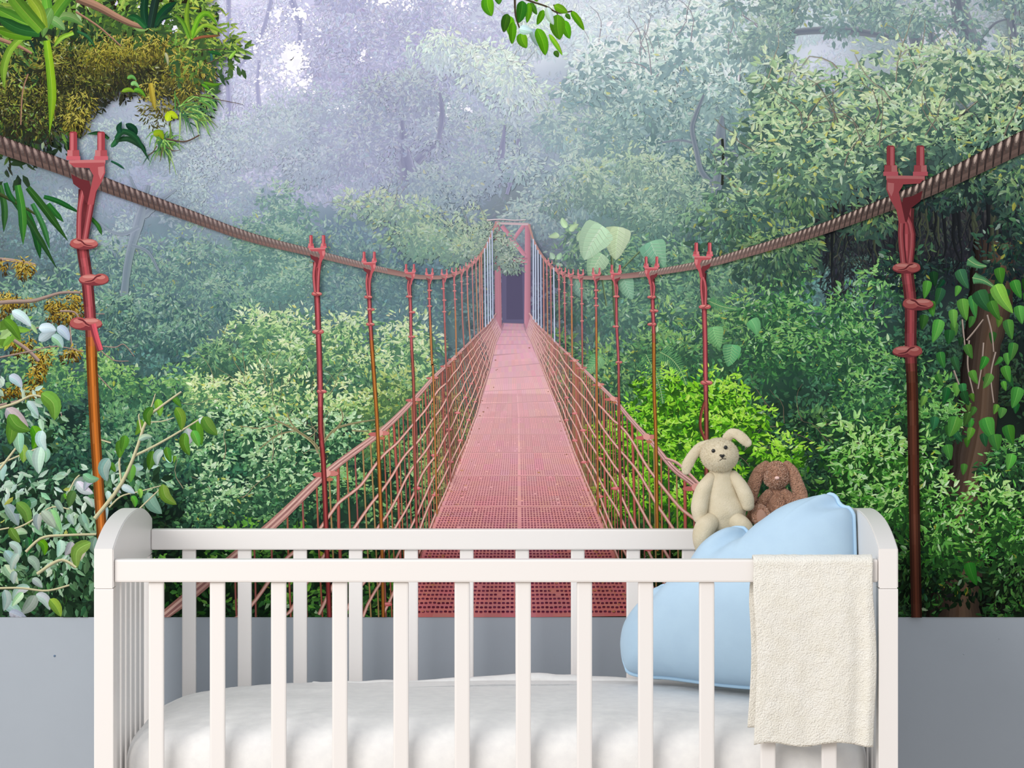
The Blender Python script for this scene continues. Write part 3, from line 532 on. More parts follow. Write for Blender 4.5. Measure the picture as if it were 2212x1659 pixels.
crown('bush', 'bright green leafy branches at lower right', 10, [(1880, 980, 90, 30), (1970, 980, 80, 34), (1920, 1040, 100, 34), (1830, 1050, 70, 30), (1990, 1080, 80, 34), (1900, 1110, 80, 34), (1850, 1000, 60, 30), (2090, 1080, 100, 40), (2000, 1150, 100, 34), (2110, 1160, 100, 34), (2190, 1120, 60, 40), (2330, 1120, 120, 80)], 18, .38, [(24, 50, 28), (60, 124, 46), (120, 186, 84), (176, 216, 140)], .02, 1.05, 'rosette', seed=35, gap=.08, glint=.1)
crown('bush', 'upper green branches at far right middle', 9, [(1960, 900, 80, 40), (2060, 930, 80, 40), (2010, 860, 70, 30), (1880, 900, 60, 30), (2160, 990, 80, 40)], 16, .38, [(28, 54, 36), (64, 124, 62), (126, 184, 98)], .03, .95, 'rosette', seed=36, gap=.2, glint=.08)
crown('bush', 'shadowed leaves low at the right', 9, [(1960, 1230, 110, 50), (1960, 1300, 90, 40), (2080, 1230, 80, 40), (2180, 1260, 80, 50), (2200, 1320, 60, 30), (1850, 1200, 60, 60), (2340, 1270, 130, 70)], 16, .42, [(14, 24, 16), (38, 74, 36), (84, 136, 66)], .0, .75, seed=37, gap=.3)
trunk('tree_trunk', 'dark trunk low at the right edge', 8, [[(2150, 520), (2140, 640), (2120, 760), (2110, 900), (2080, 1060), (2070, 1200), (2060, 1340)]], [[90, 96, 80, 90, 90, 100, 120]], [(52, 44, 38), (92, 74, 60), (58, 48, 42), (30, 26, 24)], 0, 40, ragged=.06)
LM = [(34, 72, 22), (84, 158, 32), (140, 208, 50), (180, 228, 90)]
crown('bush', 'lime green bush beside the right net', 10, [(1420, 880, 70, 40), (1500, 850, 60, 26), (1560, 880, 60, 30), (1480, 920, 80, 30), (1390, 950, 60, 40), (1340, 930, 40, 50), (1450, 980, 80, 34), (1400, 1030, 70, 40), (1460, 1080, 80, 40), (1360, 1090, 60, 40), (1620, 930, 60, 34), (1650, 990, 50, 30), (1540, 990, 60, 40), (1440, 840, 50, 26)], 15, .42, LM, .03, 1.05, 'rosette', seed=38, gap=.1, glint=.04, yellow=.0)
crown('bush', 'dark lime leaves seen between the slats on the right', 10, [(1390, 1210, 80, 50), (1470, 1220, 60, 50), (1560, 1180, 80, 60)], 14, .45, [(14, 22, 12), (36, 62, 28), (90, 130, 50)], 0, .7, seed=39, gap=.35)
# ---------------------------------------------------------------- single large leaves
def blade(parent, slot, pts, wd, cols, prof='strap', n=10, name='leaf', label=None, jit=6, fog=0.0, tone=(.8, 1.08)):
    """one printed leaf along pts: two halves and a midrib"""
    ink = Ink(); P = spline(pts, n); t = np.linspace(0, 1, n)
    w_ = {'strap': np.minimum(1, 3.2 * (1 - t)) * (.75 + .25 * np.sin(t * math.pi)), 'oval': np.interp(t, [0, .08, .22, .42, .62, .82, .94, 1], [.12, .52, .9, 1, .86, .5, .18, 0]),
          'heart': np.interp(t, [0, .06, .18, .35, .6, .8, .93, 1], [.35, .85, 1, .98, .72, .42, .16, 0])}[prof] * wd
    a, rib, b = [np.array(c, float) + rng.normal(0, jit, 3) + rng.normal(0, jit) for c in cols]; rib = rib * .45 + a * .55; b = b * .55 + a * .45; tn = rng.uniform(*tone); a, rib, b = a * tn, rib * tn, b * tn
    ramp = np.linspace(1.06, .9, n - 1)[:, None]
    ink.strip(P, w_, [a * ramp * .94, a * ramp, rib * ramp, b * ramp, b * ramp * .9], tz(slot) + SLOT * rng.random() * .9, [-.5, -.28, -.025, .025, .28, .5])
    return ink.build(name, parent, label, None, fog)
def trace(name, label, slot, pts, wd, col, parent=None, n=14, kind=None, fog=0.0):
    c = np.array(col, float); first = None
    for p, w_ in zip(pts, wd):
        ink = Ink(); ink.strip(spline(p, n), np.linspace(w_[0], w_[1], n), [c * 1.12, c, c * .68], tz(slot) + SLOT * rng.random())
        o = ink.build(name if first is None else 'twig', parent or first or mural, label if first is None else None, kind, fog); first = first or o
    return first

# vine-clad trunk at the right edge: big heart leaves
vine = trace('climbing_vine', 'pale aerial roots and climbing vine with heart leaves at the right edge', 11, [[(2078, 690), (2082, 730), (2086, 760)], [(2088, 735), (2105, 715), (2124, 690)], [(2132, 680), (2142, 720), (2146, 760)], [(2093, 735), (2090, 790), (2102, 850)], [(2124, 740), (2120, 790), (2112, 840)], [(2060, 800), (2075, 840), (2090, 870)], [(2150, 760), (2140, 810), (2146, 870)]], [(4, 3)] * 7, (150, 136, 126))
HL = [((70, 140, 58), (130, 186, 96), (52, 116, 50)), ((92, 160, 66), (150, 200, 110), (70, 132, 56)), ((48, 108, 60), (100, 160, 100), (38, 90, 52)), ((110, 170, 70), (170, 206, 110), (84, 140, 58))]
hearts = [(2072, 582, 20, 42, 26), (2158, 578, 6, 36, 24), (2150, 615, 38, 62, 34), (2112, 628, 28, 46, 36), (2078, 645, 10, 48, 26), (2100, 638, 8, 50, 20), (2140, 650, 20, 42, 24), (2034, 622, -14, 40, 22), (2030, 690, -16, 50, 26), (2052, 712, -4, 32, 24), (2058, 668, 4, 42, 20), (2004, 606, -8, 40, 20),
          (2190, 605, 16, 40, 24), (2066, 900, -16, 44, 32), (2128, 902, 18, 48, 34), (2176, 918, 12, 42, 28), (2148, 938, 8, 36, 30), (2200, 836, -14, 46, 28), (2166, 880, -6, 24, 20), (2078, 828, 6, 26, 18), (2092, 1215, 18, 50, 26), (2030, 760, 10, 36, 20), (2046, 836, -10, 40, 18), (2176, 690, 10, 44, 24), (2190, 740, -8, 40, 22),
          (2170, 790, 12, 36, 22), (2010, 650, 6, 34, 20), (2020, 900, -6, 30, 20), (2200, 660, 8, 40, 24), (2130, 770, -14, 30, 18), (2060, 770, 12, 34, 18), (2098, 800, 14, 30, 18), (2186, 980, -10, 36, 24), (2046, 960, 8, 34, 22)]
for x, y, dx, ln, wd in hearts:
    blade(vine, 12, [(x, y), (x + dx * .4, y + ln * .5), (x + dx, y + ln)], wd, HL[rng.integers(4)], 'heart')
for k in range(46):
    x, y = rng.uniform(1995, 2260), rng.uniform(570, 1010); ln = rng.uniform(18, 34); dx = rng.normal(0, 9)
    blade(vine, 11.5, [(x, y), (x + dx * .4, y + ln * .5), (x + dx, y + ln)], ln * .62, HL[rng.integers(4)], 'heart', 8, tone=(.55, 1))
# big pale split leaves by the right cable
arum = trace('philodendron', 'large pale ribbed leaves of a climbing plant behind the right cable', 9, [[(1322, 490), (1322, 560), (1330, 700)], [(1345, 580), (1380, 545), (1405, 528)], [(1290, 548), (1300, 600), (1310, 660)]], [(5, 7), (4, 3), (4, 4)], (104, 124, 92))
for x, y, tx, ty, wd, k in ((1302, 488, 1262, 562, 70, 0), (1336, 490, 1330, 562, 58, 1), (1405, 522, 1436, 580, 58, 2), (1300, 548, 1276, 604, 46, 0), (1346, 598, 1366, 648, 38, 2), (1242, 596, 1268, 648, 36, 2), (1296, 770, 1266, 808, 34, 3), (1540, 706, 1556, 752, 42, 3), (1582, 744, 1572, 792, 40, 3), (1622, 690, 1634, 724, 30, 3), (1270, 500, 1246, 520, 22, 1), (1206, 505, 1184, 512, 14, 1), (1224, 492, 1214, 470, 14, 1), (1232, 500, 1250, 484, 13, 1), (1196, 560, 1188, 545, 12, 0), (1204, 560, 1212, 546, 12, 0), (1206, 568, 1216, 574, 12, 0)):
    cl = [((176, 212, 168), (214, 232, 190), (150, 194, 150)), ((196, 222, 168), (226, 236, 190), (172, 206, 150)), ((136, 182, 148), (180, 212, 178), (116, 164, 136)), ((104, 168, 108), (160, 206, 140), (84, 148, 96))][k]
    lf = blade(arum, 10, [(x, y), ((x + tx) / 2 + rng.normal(0, 3), (y + ty) / 2), (tx, ty)], wd, cl, 'heart' if wd > 25 else 'oval', 12, fog=.08, tone=(.98, 1.06))
    if wd > 30:                                            # ribs
        ink = Ink(); d = np.array((tx - x, ty - y), float); nn = np.array((-d[1], d[0])) / np.linalg.norm(d)
        for f in (.1, .22, .34, .46, .58, .7):
            for s in (-1, 1):
                a = np.array((x, y)) + d * f; e = a + nn * s * wd * (.44 - .35 * max(0, f - .2)) + d * .16
                ink.strip([a, (a + e) / 2 + d * .02, e], [1.8, 1.5, .8], [np.array(cl[1]) * 1.03, np.array(cl[2]) * .86], tz(10.95))
        ink.build('leaf_rib', arum, None, 'stuff', .06)
# ferns
for pts, ln in (([(1395, 765), (1412, 800), (1425, 835), (1432, 870)], 26), ([(1425, 760), (1450, 775), (1470, 800), (1482, 830)], 24), ([(1530, 650), (1560, 662), (1590, 668)], 14), ([(2090, 560), (2110, 572), (2130, 575)], 12), ([(2100, 600), (2125, 606), (2150, 622)], 12)):
    ink = Ink(); P = spline(pts, 22); d = np.gradient(P, axis=0); d /= np.linalg.norm(d, axis=1)[:, None]
    for i in range(1, 22):
        for s in (-1, 1):
            nn = np.array((-d[i, 1], d[i, 0])) * s; q = ln * (1.1 - i / 22)
            e = P[i] + nn * q + d[i] * q * .35
            ink.strip([P[i], (P[i] + e) / 2, e], [2.6, 2.6, .6], [(92, 150, 96), (70, 126, 82)], tz(10.5) + i * 1e-7)
    ink.strip(P, 1.8, [(150, 180, 120)], tz(10.99)); ink.build('fern_frond', mural, 'feathery green fern frond', None, .05)

# ---------------------------------------------------------------- rope bridge
def lerp(a, b, f): return np.asarray(a, float) * (1 - f) + np.asarray(b, float) * f
HAZE = np.array((210, 174, 176.0))
DKL = np.array([(698, 1090), (712, 1086), (740, 1072), (760, 1067), (800, 1058), (900, 1030), (1000, 993), (1140, 934), (1333, 859), (1700, 716)], float)
DKR = np.array([(698, 1130), (712, 1133), (740, 1147), (760, 1153), (800, 1170), (900, 1208), (1000, 1245), (1140, 1303), (1333, 1382), (1700, 1532)], float)
dl = lambda y: np.interp(y, DKL[:, 0], DKL[:, 1]); dr = lambda y: np.interp(y, DKR[:, 0], DKR[:, 1])
DCT = np.array([(698, 178, 140, 156), (720, 202, 158, 170), (760, 214, 166, 176), (850, 230, 180, 182), (950, 228, 172, 172), (1050, 222, 160, 158), (1140, 214, 146, 142), (1200, 198, 118, 116), (1333, 192, 110, 104)], float)
def dcol(y): return np.array([np.interp(y, DCT[:, 0], DCT[:, k]) for k in (1, 2, 3)])
BS = 16
# tower at the far end
ink = Ink(); ink.poly([(1084, 572), (1134, 572), (1135, 640), (1134, 706), (1086, 706), (1083, 640)], (96, 92, 120), tz(BS - 2)); ink.poly([(1094, 590), (1128, 590), (1130, 690), (1094, 690)], (84, 80, 106), tz(BS - 1.9))
ink.build('path_gap', mural, 'dark forest opening beyond the bridge tower')
tower = None
def bar(name, a, b, wd, col, slot, parent=None, label=None):
    ink = Ink(); ink.strip([a, ((a[0] + b[0]) / 2, (a[1] + b[1]) / 2), b], wd, [np.array(col) * .93, np.array(col), np.array(col) * 1.05], tz(slot)); return ink.build(name, parent or mural, label)
TC = (180, 126, 142)
tower = bar('bridge_tower', (1074, 478), (1077, 742), [10, 14, 15], (182, 128, 142), BS - 1, None, 'hazy red steel tower at the far end of the bridge')
bar('post', (1140, 484), (1139, 742), [12, 13, 14], TC, BS - 1, tower)
bar('cross_beam', (1078, 564), (1140, 562), 11, TC, BS - .9, tower); bar('cross_beam', (1070, 482), (1142, 484), 5, (190, 170, 176), BS - .8, tower)
bar('brace', (1084, 488), (1134, 552), 9, (186, 132, 148), BS - .9, tower); bar('brace', (1132, 486), (1098, 532), 8, (186, 134, 150), BS - .95, tower)
crown('leaf_spray', 'leafy twig hanging over the bridge tower', BS - .5, [(1075, 545, 22, 14), (1096, 568, 14, 8), (1060, 510, 20, 16), (1050, 540, 16, 20)], 8, .5, [(110, 138, 122), (146, 178, 142), (190, 210, 170)], .15, 1, seed=51, gap=0)
trace('branch', None, BS - .4, [[(1052, 476), (1080, 474), (1110, 476), (1136, 475)]], [(3, 2)], (206, 190, 196))
# deck: separate panels of punched plate
yy = np.concatenate([np.linspace(698, 800, 12), np.linspace(815, 1333, 30)])
ink = Ink(); V = np.concatenate([np.stack([dl(yy) - 3, yy], -1), np.stack([dr(yy) + 3, yy], -1)[::-1]])
ink.strip(np.stack([(dl(yy) + dr(yy)) / 2, yy], -1), dr(yy) - dl(yy) + 8, [np.array([dcol(y) * .86 for y in yy[:-1]])] * 6, tz(BS))
deck = ink.build('bridge_deck', mural, 'pink red walkway of punched steel plate leading into the mist')
seams = [699, 713, 727, 744, 764, 790, 815, 842, 870, 902, 938, 978, 1028, 1094, 1164, 1250, 1335]
for a, b in zip(seams, seams[1:]):
    ink = Ink(); m = max(3, int((b - a) / 9)); ys_ = np.linspace(a + .4, b - .4 - (b - 700) * .002, m)
    nb = 14; tint = []
    for k in range(nb):
        u = abs((k + .5) / nb - .5) * 2; c = []
        for y in ys_[:-1]:
            c0 = dcol(y); c0 = lerp(c0, (208, 160, 176), (.24 if y > 800 else .1) * (1 - u) ** 1.2) + rng.normal(0, 3.0, 3); c.append(c0)
        tint.append(np.array(c))
    ink.strip(np.stack([(dl(ys_) + dr(ys_)) / 2, ys_], -1), dr(ys_) - dl(ys_), tint, tz(BS + .1))
    ink.build('deck_panel', deck)
r = np.random.default_rng(8); ink = Ink()
y = 1331.0; NC = 52
while y > 850:
    sp = 2.18e-5 * (y - 660) ** 2; st = np.interp(y, [860, 960, 1060, 1180, 1300], [.10, .24, .36, .62, .80])
    x0, x1 = dl(y), dr(y); cw = (x1 - x0) / (NC + 1.6)
    u = (np.arange(NC) + .8 + .5) * cw + x0; keep = (np.arange(NC) != NC // 2) & (r.random(NC) > .01); u = u[keep]
    if min(abs(y - s) for s in seams) > sp * .5:
        a, h = cw * np.interp(y, [1000, 1200], [.33, .41]), max(sp * np.interp(y, [1100, 1250], [.40, .27]), .7)
        px = np.array([-1, -.6, .6, 1, .6, -.6]); pz = np.array([0, -.9, -.9, 0, 1, 1])
        V = np.stack([u[:, None] + px * a, y + pz[None] * h + r.normal(0, h * .12, (len(u), 1))], -1)
        V = V[:, [0, 1, 2, 3, 4, 5]]
        dark = lerp(dcol(y), (92, 24, 44), st); rim = lerp(dcol(y), (50, 14, 40), st)
        c = np.repeat(np.stack([dark, rim])[None], len(u), 0) + r.normal(0, 8, (len(u), 1, 1)) * st
        c[:, :, 2] += (12 * (1 - np.abs((u - (x0 + x1) / 2) / (x1 - x0) * 2)) ** 2)[:, None] * st
        ink.quads(V, c[:, ::-1], np.full(len(u), tz(BS + .3)), [(0, 1, 2, 3), (0, 3, 4, 5)])
    y -= sp if sp > 1.7 else 1.7
ink.build('punched_hole', deck, 'rows of dark holes punched through the plates', 'stuff')
ink = Ink()
for k in range(34):                                        # worn lines along the far plates
    f = (k + .5) / 34; ys_ = np.linspace(780, 960 + r.uniform(-20, 20), 8)
    ink.strip(np.stack([dl(ys_) + (dr(ys_) - dl(ys_)) * f, ys_], -1), np.linspace(.5, 1.4, 8), [np.array([dcol(y_) * .94 for y_ in ys_[:-1]])], tz(BS + .25))
ink.build('plate_groove', deck, None, 'stuff')
ink = Ink()
for k in range(150):                                       # yellow lichen and grime
    y_ = r.uniform(1180, 1333) if r.random() < .75 else r.uniform(1000, 1180)
    f = r.choice([r.uniform(.0, .12), r.uniform(.88, 1.0), r.uniform(.62, .95)]); x = dl(y_) + (dr(y_) - dl(y_)) * f; s = r.uniform(1.2, 4.2)
    th = np.linspace(0, 6.28, 7)[:-1]; ink.poly(np.stack([x + s * np.cos(th) * r.uniform(.6, 1.2, 6), y_ + s * .5 * np.sin(th)], -1), lerp((168, 120, 72), dcol(y_), r.uniform(.2, .6)), tz(BS + .4))
for k in range(26):
    y_ = r.uniform(745, 1130); x = dl(y_) + (dr(y_) - dl(y_)) * r.choice([r.uniform(0, .15), r.uniform(.8, 1)]); s = r.uniform(1.0, 2.6)
    th = np.linspace(0, 6.28, 6)[:-1]; ink.poly(np.stack([x + s * np.cos(th), y_ + s * .6 * np.sin(th)], -1), (150, 104, 84), tz(BS + .45))
ink.build('fallen_leaf', deck, 'bits of fallen leaf and lichen on the walkway', 'stuff')

# side nets
TL = np.array([(3140, 250, 240, 1432), (1650, 736, 705, 1022), (1380, 841, 820, 935), (1210, 907, 895, 862), (1120, 942, 935, 815), (1040, 976, 963, 790), (960, 1009, 985, 768), (880, 1035, 1006, 748), (800, 1058, 1030, 724), (740, 1072, 1056, 699), (715, 1084, 1068, 682)], float)
TR = np.array([(3600, 2200, 1900, 1420), (1720, 1545, 1527, 1076), (1425, 1421, 1414, 963), (1235, 1342, 1331, 868), (1110, 1291, 1289, 826), (1040, 1262, 1257, 794), (960, 1232, 1233, 770), (880, 1203, 1207, 746), (800, 1171, 1182, 721), (740, 1148, 1158, 697), (715, 1136, 1146, 682)], float)
def net(T, side, label, rope_pts, rope_w):
    U = np.log(1 / (T[:, 0] - 640)); s = 1 if side == 'R' else -1
    def P(u, f):
        v = np.log(u); k = [np.interp(v, U, T[:, j]) for j in range(4)]
        return np.stack([k[2] + (k[1] - k[2]) * f, k[3] + (k[0] - k[3]) * f], -1)
    hz = lambda u: float(np.clip((u - .0015) / .0085, 0, .85))
    # hand rope
    ink = Ink(); C = spline(rope_pts, 60); W_ = np.interp(np.linspace(0, 1, 60), np.linspace(0, 1, len(rope_w)), rope_w)
    f = np.linspace(0, .7, 59)[:, None]
    cols = [(164, 118, 108), (216, 176, 162), (150, 104, 100), (204, 160, 148), (158, 112, 104)] if s < 0 else [(158, 110, 106), (206, 164, 156), (150, 104, 102), (224, 182, 174), (168, 118, 114)]
    ink.strip(C, W_, [lerp(np.array(c), HAZE, 0) * (1 - f) + HAZE * f + rng.normal(0, 4, (59, 1)) for c in cols], tz(BS + 2.6))
    root = ink.build('side_net', mural, label)
    # far woven wire that reads as a tint
    uu = np.exp(np.linspace(math.log(.0042), math.log(1 / 75), 30)); top, bot = P(uu, .02), P(uu, 1.0)
    ink = Ink()
    m = 9
    for j in range(m):
        a, b = top + (bot - top) * j / m, top + (bot - top) * (j + 1) / m
        V = np.stack([a[:-1], a[1:], b[1:], b[:-1]], 1); c = np.array([lerp((196, 140, 134), (204, 156, 164), min(1, hz(u) * 1.1)) for u in uu[:-1]]) + rng.normal(0, 4, (29, 1))
        keep = rng.random(29) < np.interp(uu[:-1], [.0045, .0065, .0085], [.1, .5, 1])
        if keep.any(): ink.quads(V[keep], c[keep][:, None], np.full(keep.sum(), tz(BS + .6)), [(0, 1, 2, 3)])
    ink.build('net_mesh', root, 'fine wire netting far along the bridge', 'stuff')
    # thin upright rods
    u = .00062; k = 0
    while u < .0105:
        p0, p1 = P(np.array([u]), .01)[0], P(np.array([u]), 1.0)[0]
        if p1[1] > 1333: 
            f = (1333 - p0[1]) / (p1[1] - p0[1]); p1 = p0 + (p1 - p0) * f
        post = k % 8 == 0
        wd = (.0038 if not post else .0075) / u ** 1.0 if False else np.interp(u, [.0008, .002, .004, .01], [4.4, 2.3, 1.3, .8]) * (1.8 if post else 1)
        if p0[1] < 1330 and -260 < p0[0] < 2480:
            rust = [(154, 88, 70), (168, 108, 76), (146, 84, 78), (160, 130, 84)][rng.integers(4)] if not post else (166, 84, 74)
            c = lerp(rust, (204, 152, 150), min(1, hz(u) * 1.3 + .05)); mid = (p0 + p1) / 2 + np.array((rng.normal(0, wd * .35), 0))
            ink = Ink(); ink.strip(spline([p0, mid, p1], 6), wd, [c * .75, c * 1.1, c * .9], tz(BS + .8) + rng.random() * SLOT * .5); ink.build('net_rod', root)
        u += .00005 * (1.1 if u < .003 else 2.2 if u < .006 else 4); k += 1
    # long wavy strands
    uu = np.exp(np.linspace(math.log(.0006), math.log(1 / 80), 110))
    for j, f in enumerate((.135, .27, .41, .55, .69, .83, .95)):
        ph = rng.uniform(0, 6); k8 = np.arange(110); wv = .011 * np.sin(k8 * .33 + ph) * (1.5 if s > 0 else 1) + .007 * np.sin(k8 * .71 + ph * 2) + np.interp(k8, np.arange(0, 111, 5), rng.normal(0, .008, 23))
        Q = P(uu, np.clip(f + wv, .03, .99)); 
        ok = (Q[:, 1] < 1345) & (Q[:, 0] > -280) & (Q[:, 0] < 2490); Q = Q[ok]; u_ = uu[ok]
        W_ = np.interp(u_, [.0008, .0016, .003, .006, .012], [8.0, 5.0, 3.4, 2.0, 1.1])
        h = np.array([hz(q) for q in u_])[:-1, None]
        ink = Ink(); ink.strip(Q, W_, [np.array(c) * (1 - h) + np.array((216, 182, 174)) * h + rng.normal(0, 4, (len(Q) - 1, 1)) for c in ((168, 112, 102), (218, 170, 158), (228, 188, 176), (178, 124, 114))], tz(BS + 1.4 + j * .02))
        ink.build('net_strand', root)
    # knots where strands meet the posts
    for u in [.00105, .00135, .00175, .00208, .0025, .0029, .0034, .004, .0047]:
        for f in (.55, .83) if u > .0013 else (.3,):
            c = P(np.array([u]), f)[0]
            if c[1] > 1330: continue
            sz = np.interp(u, [.001, .002, .004], [12, 8, 4]); th = np.linspace(0, 2 * math.pi, 11)[:-1]
            ink = Ink(); ink.poly(np.stack([c[0] + sz * np.cos(th), c[1] + sz * .42 * np.sin(th)], -1), lerp((196, 98, 100), HAZE, hz(u)), tz(BS + 1.8)); ink.poly(np.stack([c[0] + sz * .7 * np.cos(th), c[1] - sz * .12 + sz * .2 * np.sin(th)], -1), lerp((224, 140, 140), HAZE, hz(u)), tz(BS + 1.85)); ink.build('net_knot', root)
    # lashings on the hand rope
    for u in [.00099, .00135, .00175, .00208, .0025, .0029, .0034]:
        c = P(np.array([u]), 0)[0]; sz = np.interp(u, [.001, .002, .004], [27, 13, 6]); a = .02
        for q, (dx, dy, rx, ry, cc) in enumerate(((-.55, .12, .55, .2, (182, 102, 98)), (.5, .02, .5, .22, (196, 124, 116)), (0, 0, .35, .32, (216, 158, 148)), (.25, .5, .3, .16, (176, 112, 84)))):
            th = np.linspace(0, 2 * math.pi, 12)[:-1]
            if q == 0: ink = Ink()
            ink.poly(np.stack([c[0] + sz * (dx + rx * np.cos(th)), c[1] + sz * (dy + ry * np.sin(th))], -1), lerp(cc, HAZE, hz(u) * .8), tz(BS + 2.9 + q * .02))
        ink.build('rope_lashing', root)
    return root
net(TL, 'L', 'left side net of thin rods and wavy strands under its hand rope', [(180, 1480), (355, 1333), (580, 1141), (705, 1022), (820, 935), (895, 862), (935, 817), (963, 790), (985, 768), (1006, 748), (1030, 724), (1056, 699), (1072, 676)], [30, 26, 22, 16, 13, 10, 8, 7, 6, 5, 4, 3.4, 3])
net(TR, 'R', 'right side net of thin rods and wavy strands under its hand rope', [(1760, 1300), (1600, 1140), (1505, 1052), (1455, 1012), (1414, 963), (1360, 903), (1331, 868), (1289, 826), (1257, 794), (1233, 770), (1207, 746), (1182, 721), (1158, 697), (1143, 676)], [18, 15, 13, 12, 11, 9, 8, 7, 6, 5, 4.4, 4, 3.4, 3])
trace('rope', 'second strand parting from the right hand rope', BS + 2.5, [[(1436, 990), (1462, 1000), (1490, 1025), (1530, 1068)]], [(6, 7)], (206, 160, 152))

# main cables of twisted strands
def cable(pts, wd, label, pal, fogend):
    C = spline(pts, 150); seg = np.linalg.norm(np.diff(C, axis=0), axis=1); L_ = np.concatenate([[0], np.cumsum(seg)])
    tt = np.linspace(0, 1, 150); k_ = np.linspace(0, 1, len(wd)); W_ = np.interp(tt, k_, wd)
    hz = np.clip((L_ / L_[-1] - .45) / .55, 0, 1)[:, None] * fogend
    ink = Ink(); dark, mid, lite = [np.array(c, float) for c in pal]
    bands = [mid * .85, mid * .95, mid * .8, lerp(mid, dark, .6), dark, dark * .8]
    d0 = C[1] - C[0]
    if np.array((-d0[1], d0[0]))[1] > 0: bands = bands[::-1]
    ink.strip(C, W_, [b * (1 - hz[:-1]) + np.array((196, 152, 146)) * hz[:-1] for b in bands], tz(BS + 3))
    o = ink.build('main_cable', mural, label)
    ink = Ink(); s = 4.0
    d = np.gradient(C, axis=0); d /= np.linalg.norm(d, axis=1)[:, None]
    ip = lambda arr, q: np.array([np.interp(q, L_, arr[:, j]) for j in range(arr.shape[1])])
    while s < L_[-1] * .8:
        w_ = np.interp(s, L_, W_); p = ip(C, s); t = ip(d, s); nn = np.array((-t[1], t[0])); 
        if w_ < 9: break
        e = w_ * .5; sl = w_ * .34
        upn = nn if nn[1] < 0 else -nn
        h = float(np.interp(s, L_, hz[:, 0])); far = np.array((196, 158, 150)) * h
        q = [p + upn * e * .98 - t * sl * 1.1, p + upn * e * .4 - t * sl * .2, p - upn * e * .3 + t * sl * .5, p - upn * e * .96 + t * sl * 1.1]
        ink.strip(spline(q, 5), [w_ * .08, w_ * .10, w_ * .10, w_ * .09, w_ * .06], [(dark * np.array([1.1, .95, .85, .7])[:, None]) * (1 - h) + far], tz(BS + 3.1))
        o_ = t * .22 * w_
        q = [p + o_ + upn * e * .97 - t * sl * 1.05, p + o_ + upn * e * .6 - t * sl * .45, p + o_ + upn * e * .2, p + o_ - upn * e * .3 + t * sl * .55]
        ink.strip(spline(q, 6), w_ * np.array([.10, .19, .23, .22, .16, .05]), [(mid * np.array([1.05, 1.1, 1.0, .85, .7])[:, None]) * (1 - h) + far], tz(BS + 3.1) + 1e-6)
        ink.strip(spline([q[0] + t * w_ * .02, q[1], q[2]], 5), w_ * np.array([.05, .11, .13, .10, .03]), [(lite * np.array([.95, 1.08, 1.0, .85])[:, None]) * (1 - h) + far], tz(BS + 3.1) + 2e-6)
        s += w_ * .46
    ink.build('cable_strand', o, 'twisted wire strands of the cable', 'stuff')
    return o
cable([(-300, 195), (-150, 252), (0, 312), (150, 366), (230, 400), (400, 462), (540, 512), (680, 547), (800, 577), (885, 595), (925, 599), (960, 598), (985, 591), (1008, 579), (1030, 560), (1046, 538), (1058, 515), (1066, 495), (1072, 480)],
      [46, 42, 38, 33, 31, 25, 20, 16, 13, 10.5, 9, 8, 7, 6.5, 6, 5.5, 5, 4, 3.5], 'left rust brown twisted steel cable swooping to the far tower', ((66, 50, 48), (108, 88, 82), (142, 120, 112)), .8)
cable([(2512, 165), (2350, 238), (2212, 305), (2100, 360), (2000, 408), (1920, 440), (1800, 486), (1700, 519), (1600, 549), (1530, 568), (1410, 589), (1330, 598), (1290, 600), (1240, 598), (1210, 589), (1186, 571), (1166, 545), (1153, 520), (1146, 497), (1142, 484)],
      [58, 52, 46, 41, 36, 31, 25, 22, 19, 17, 13, 10.5, 9, 7.5, 6.5, 6, 5.5, 4.5, 4, 3.5], 'right rust brown twisted steel cable swooping to the far tower', ((54, 42, 40), (104, 86, 80), (182, 160, 148)), .85)

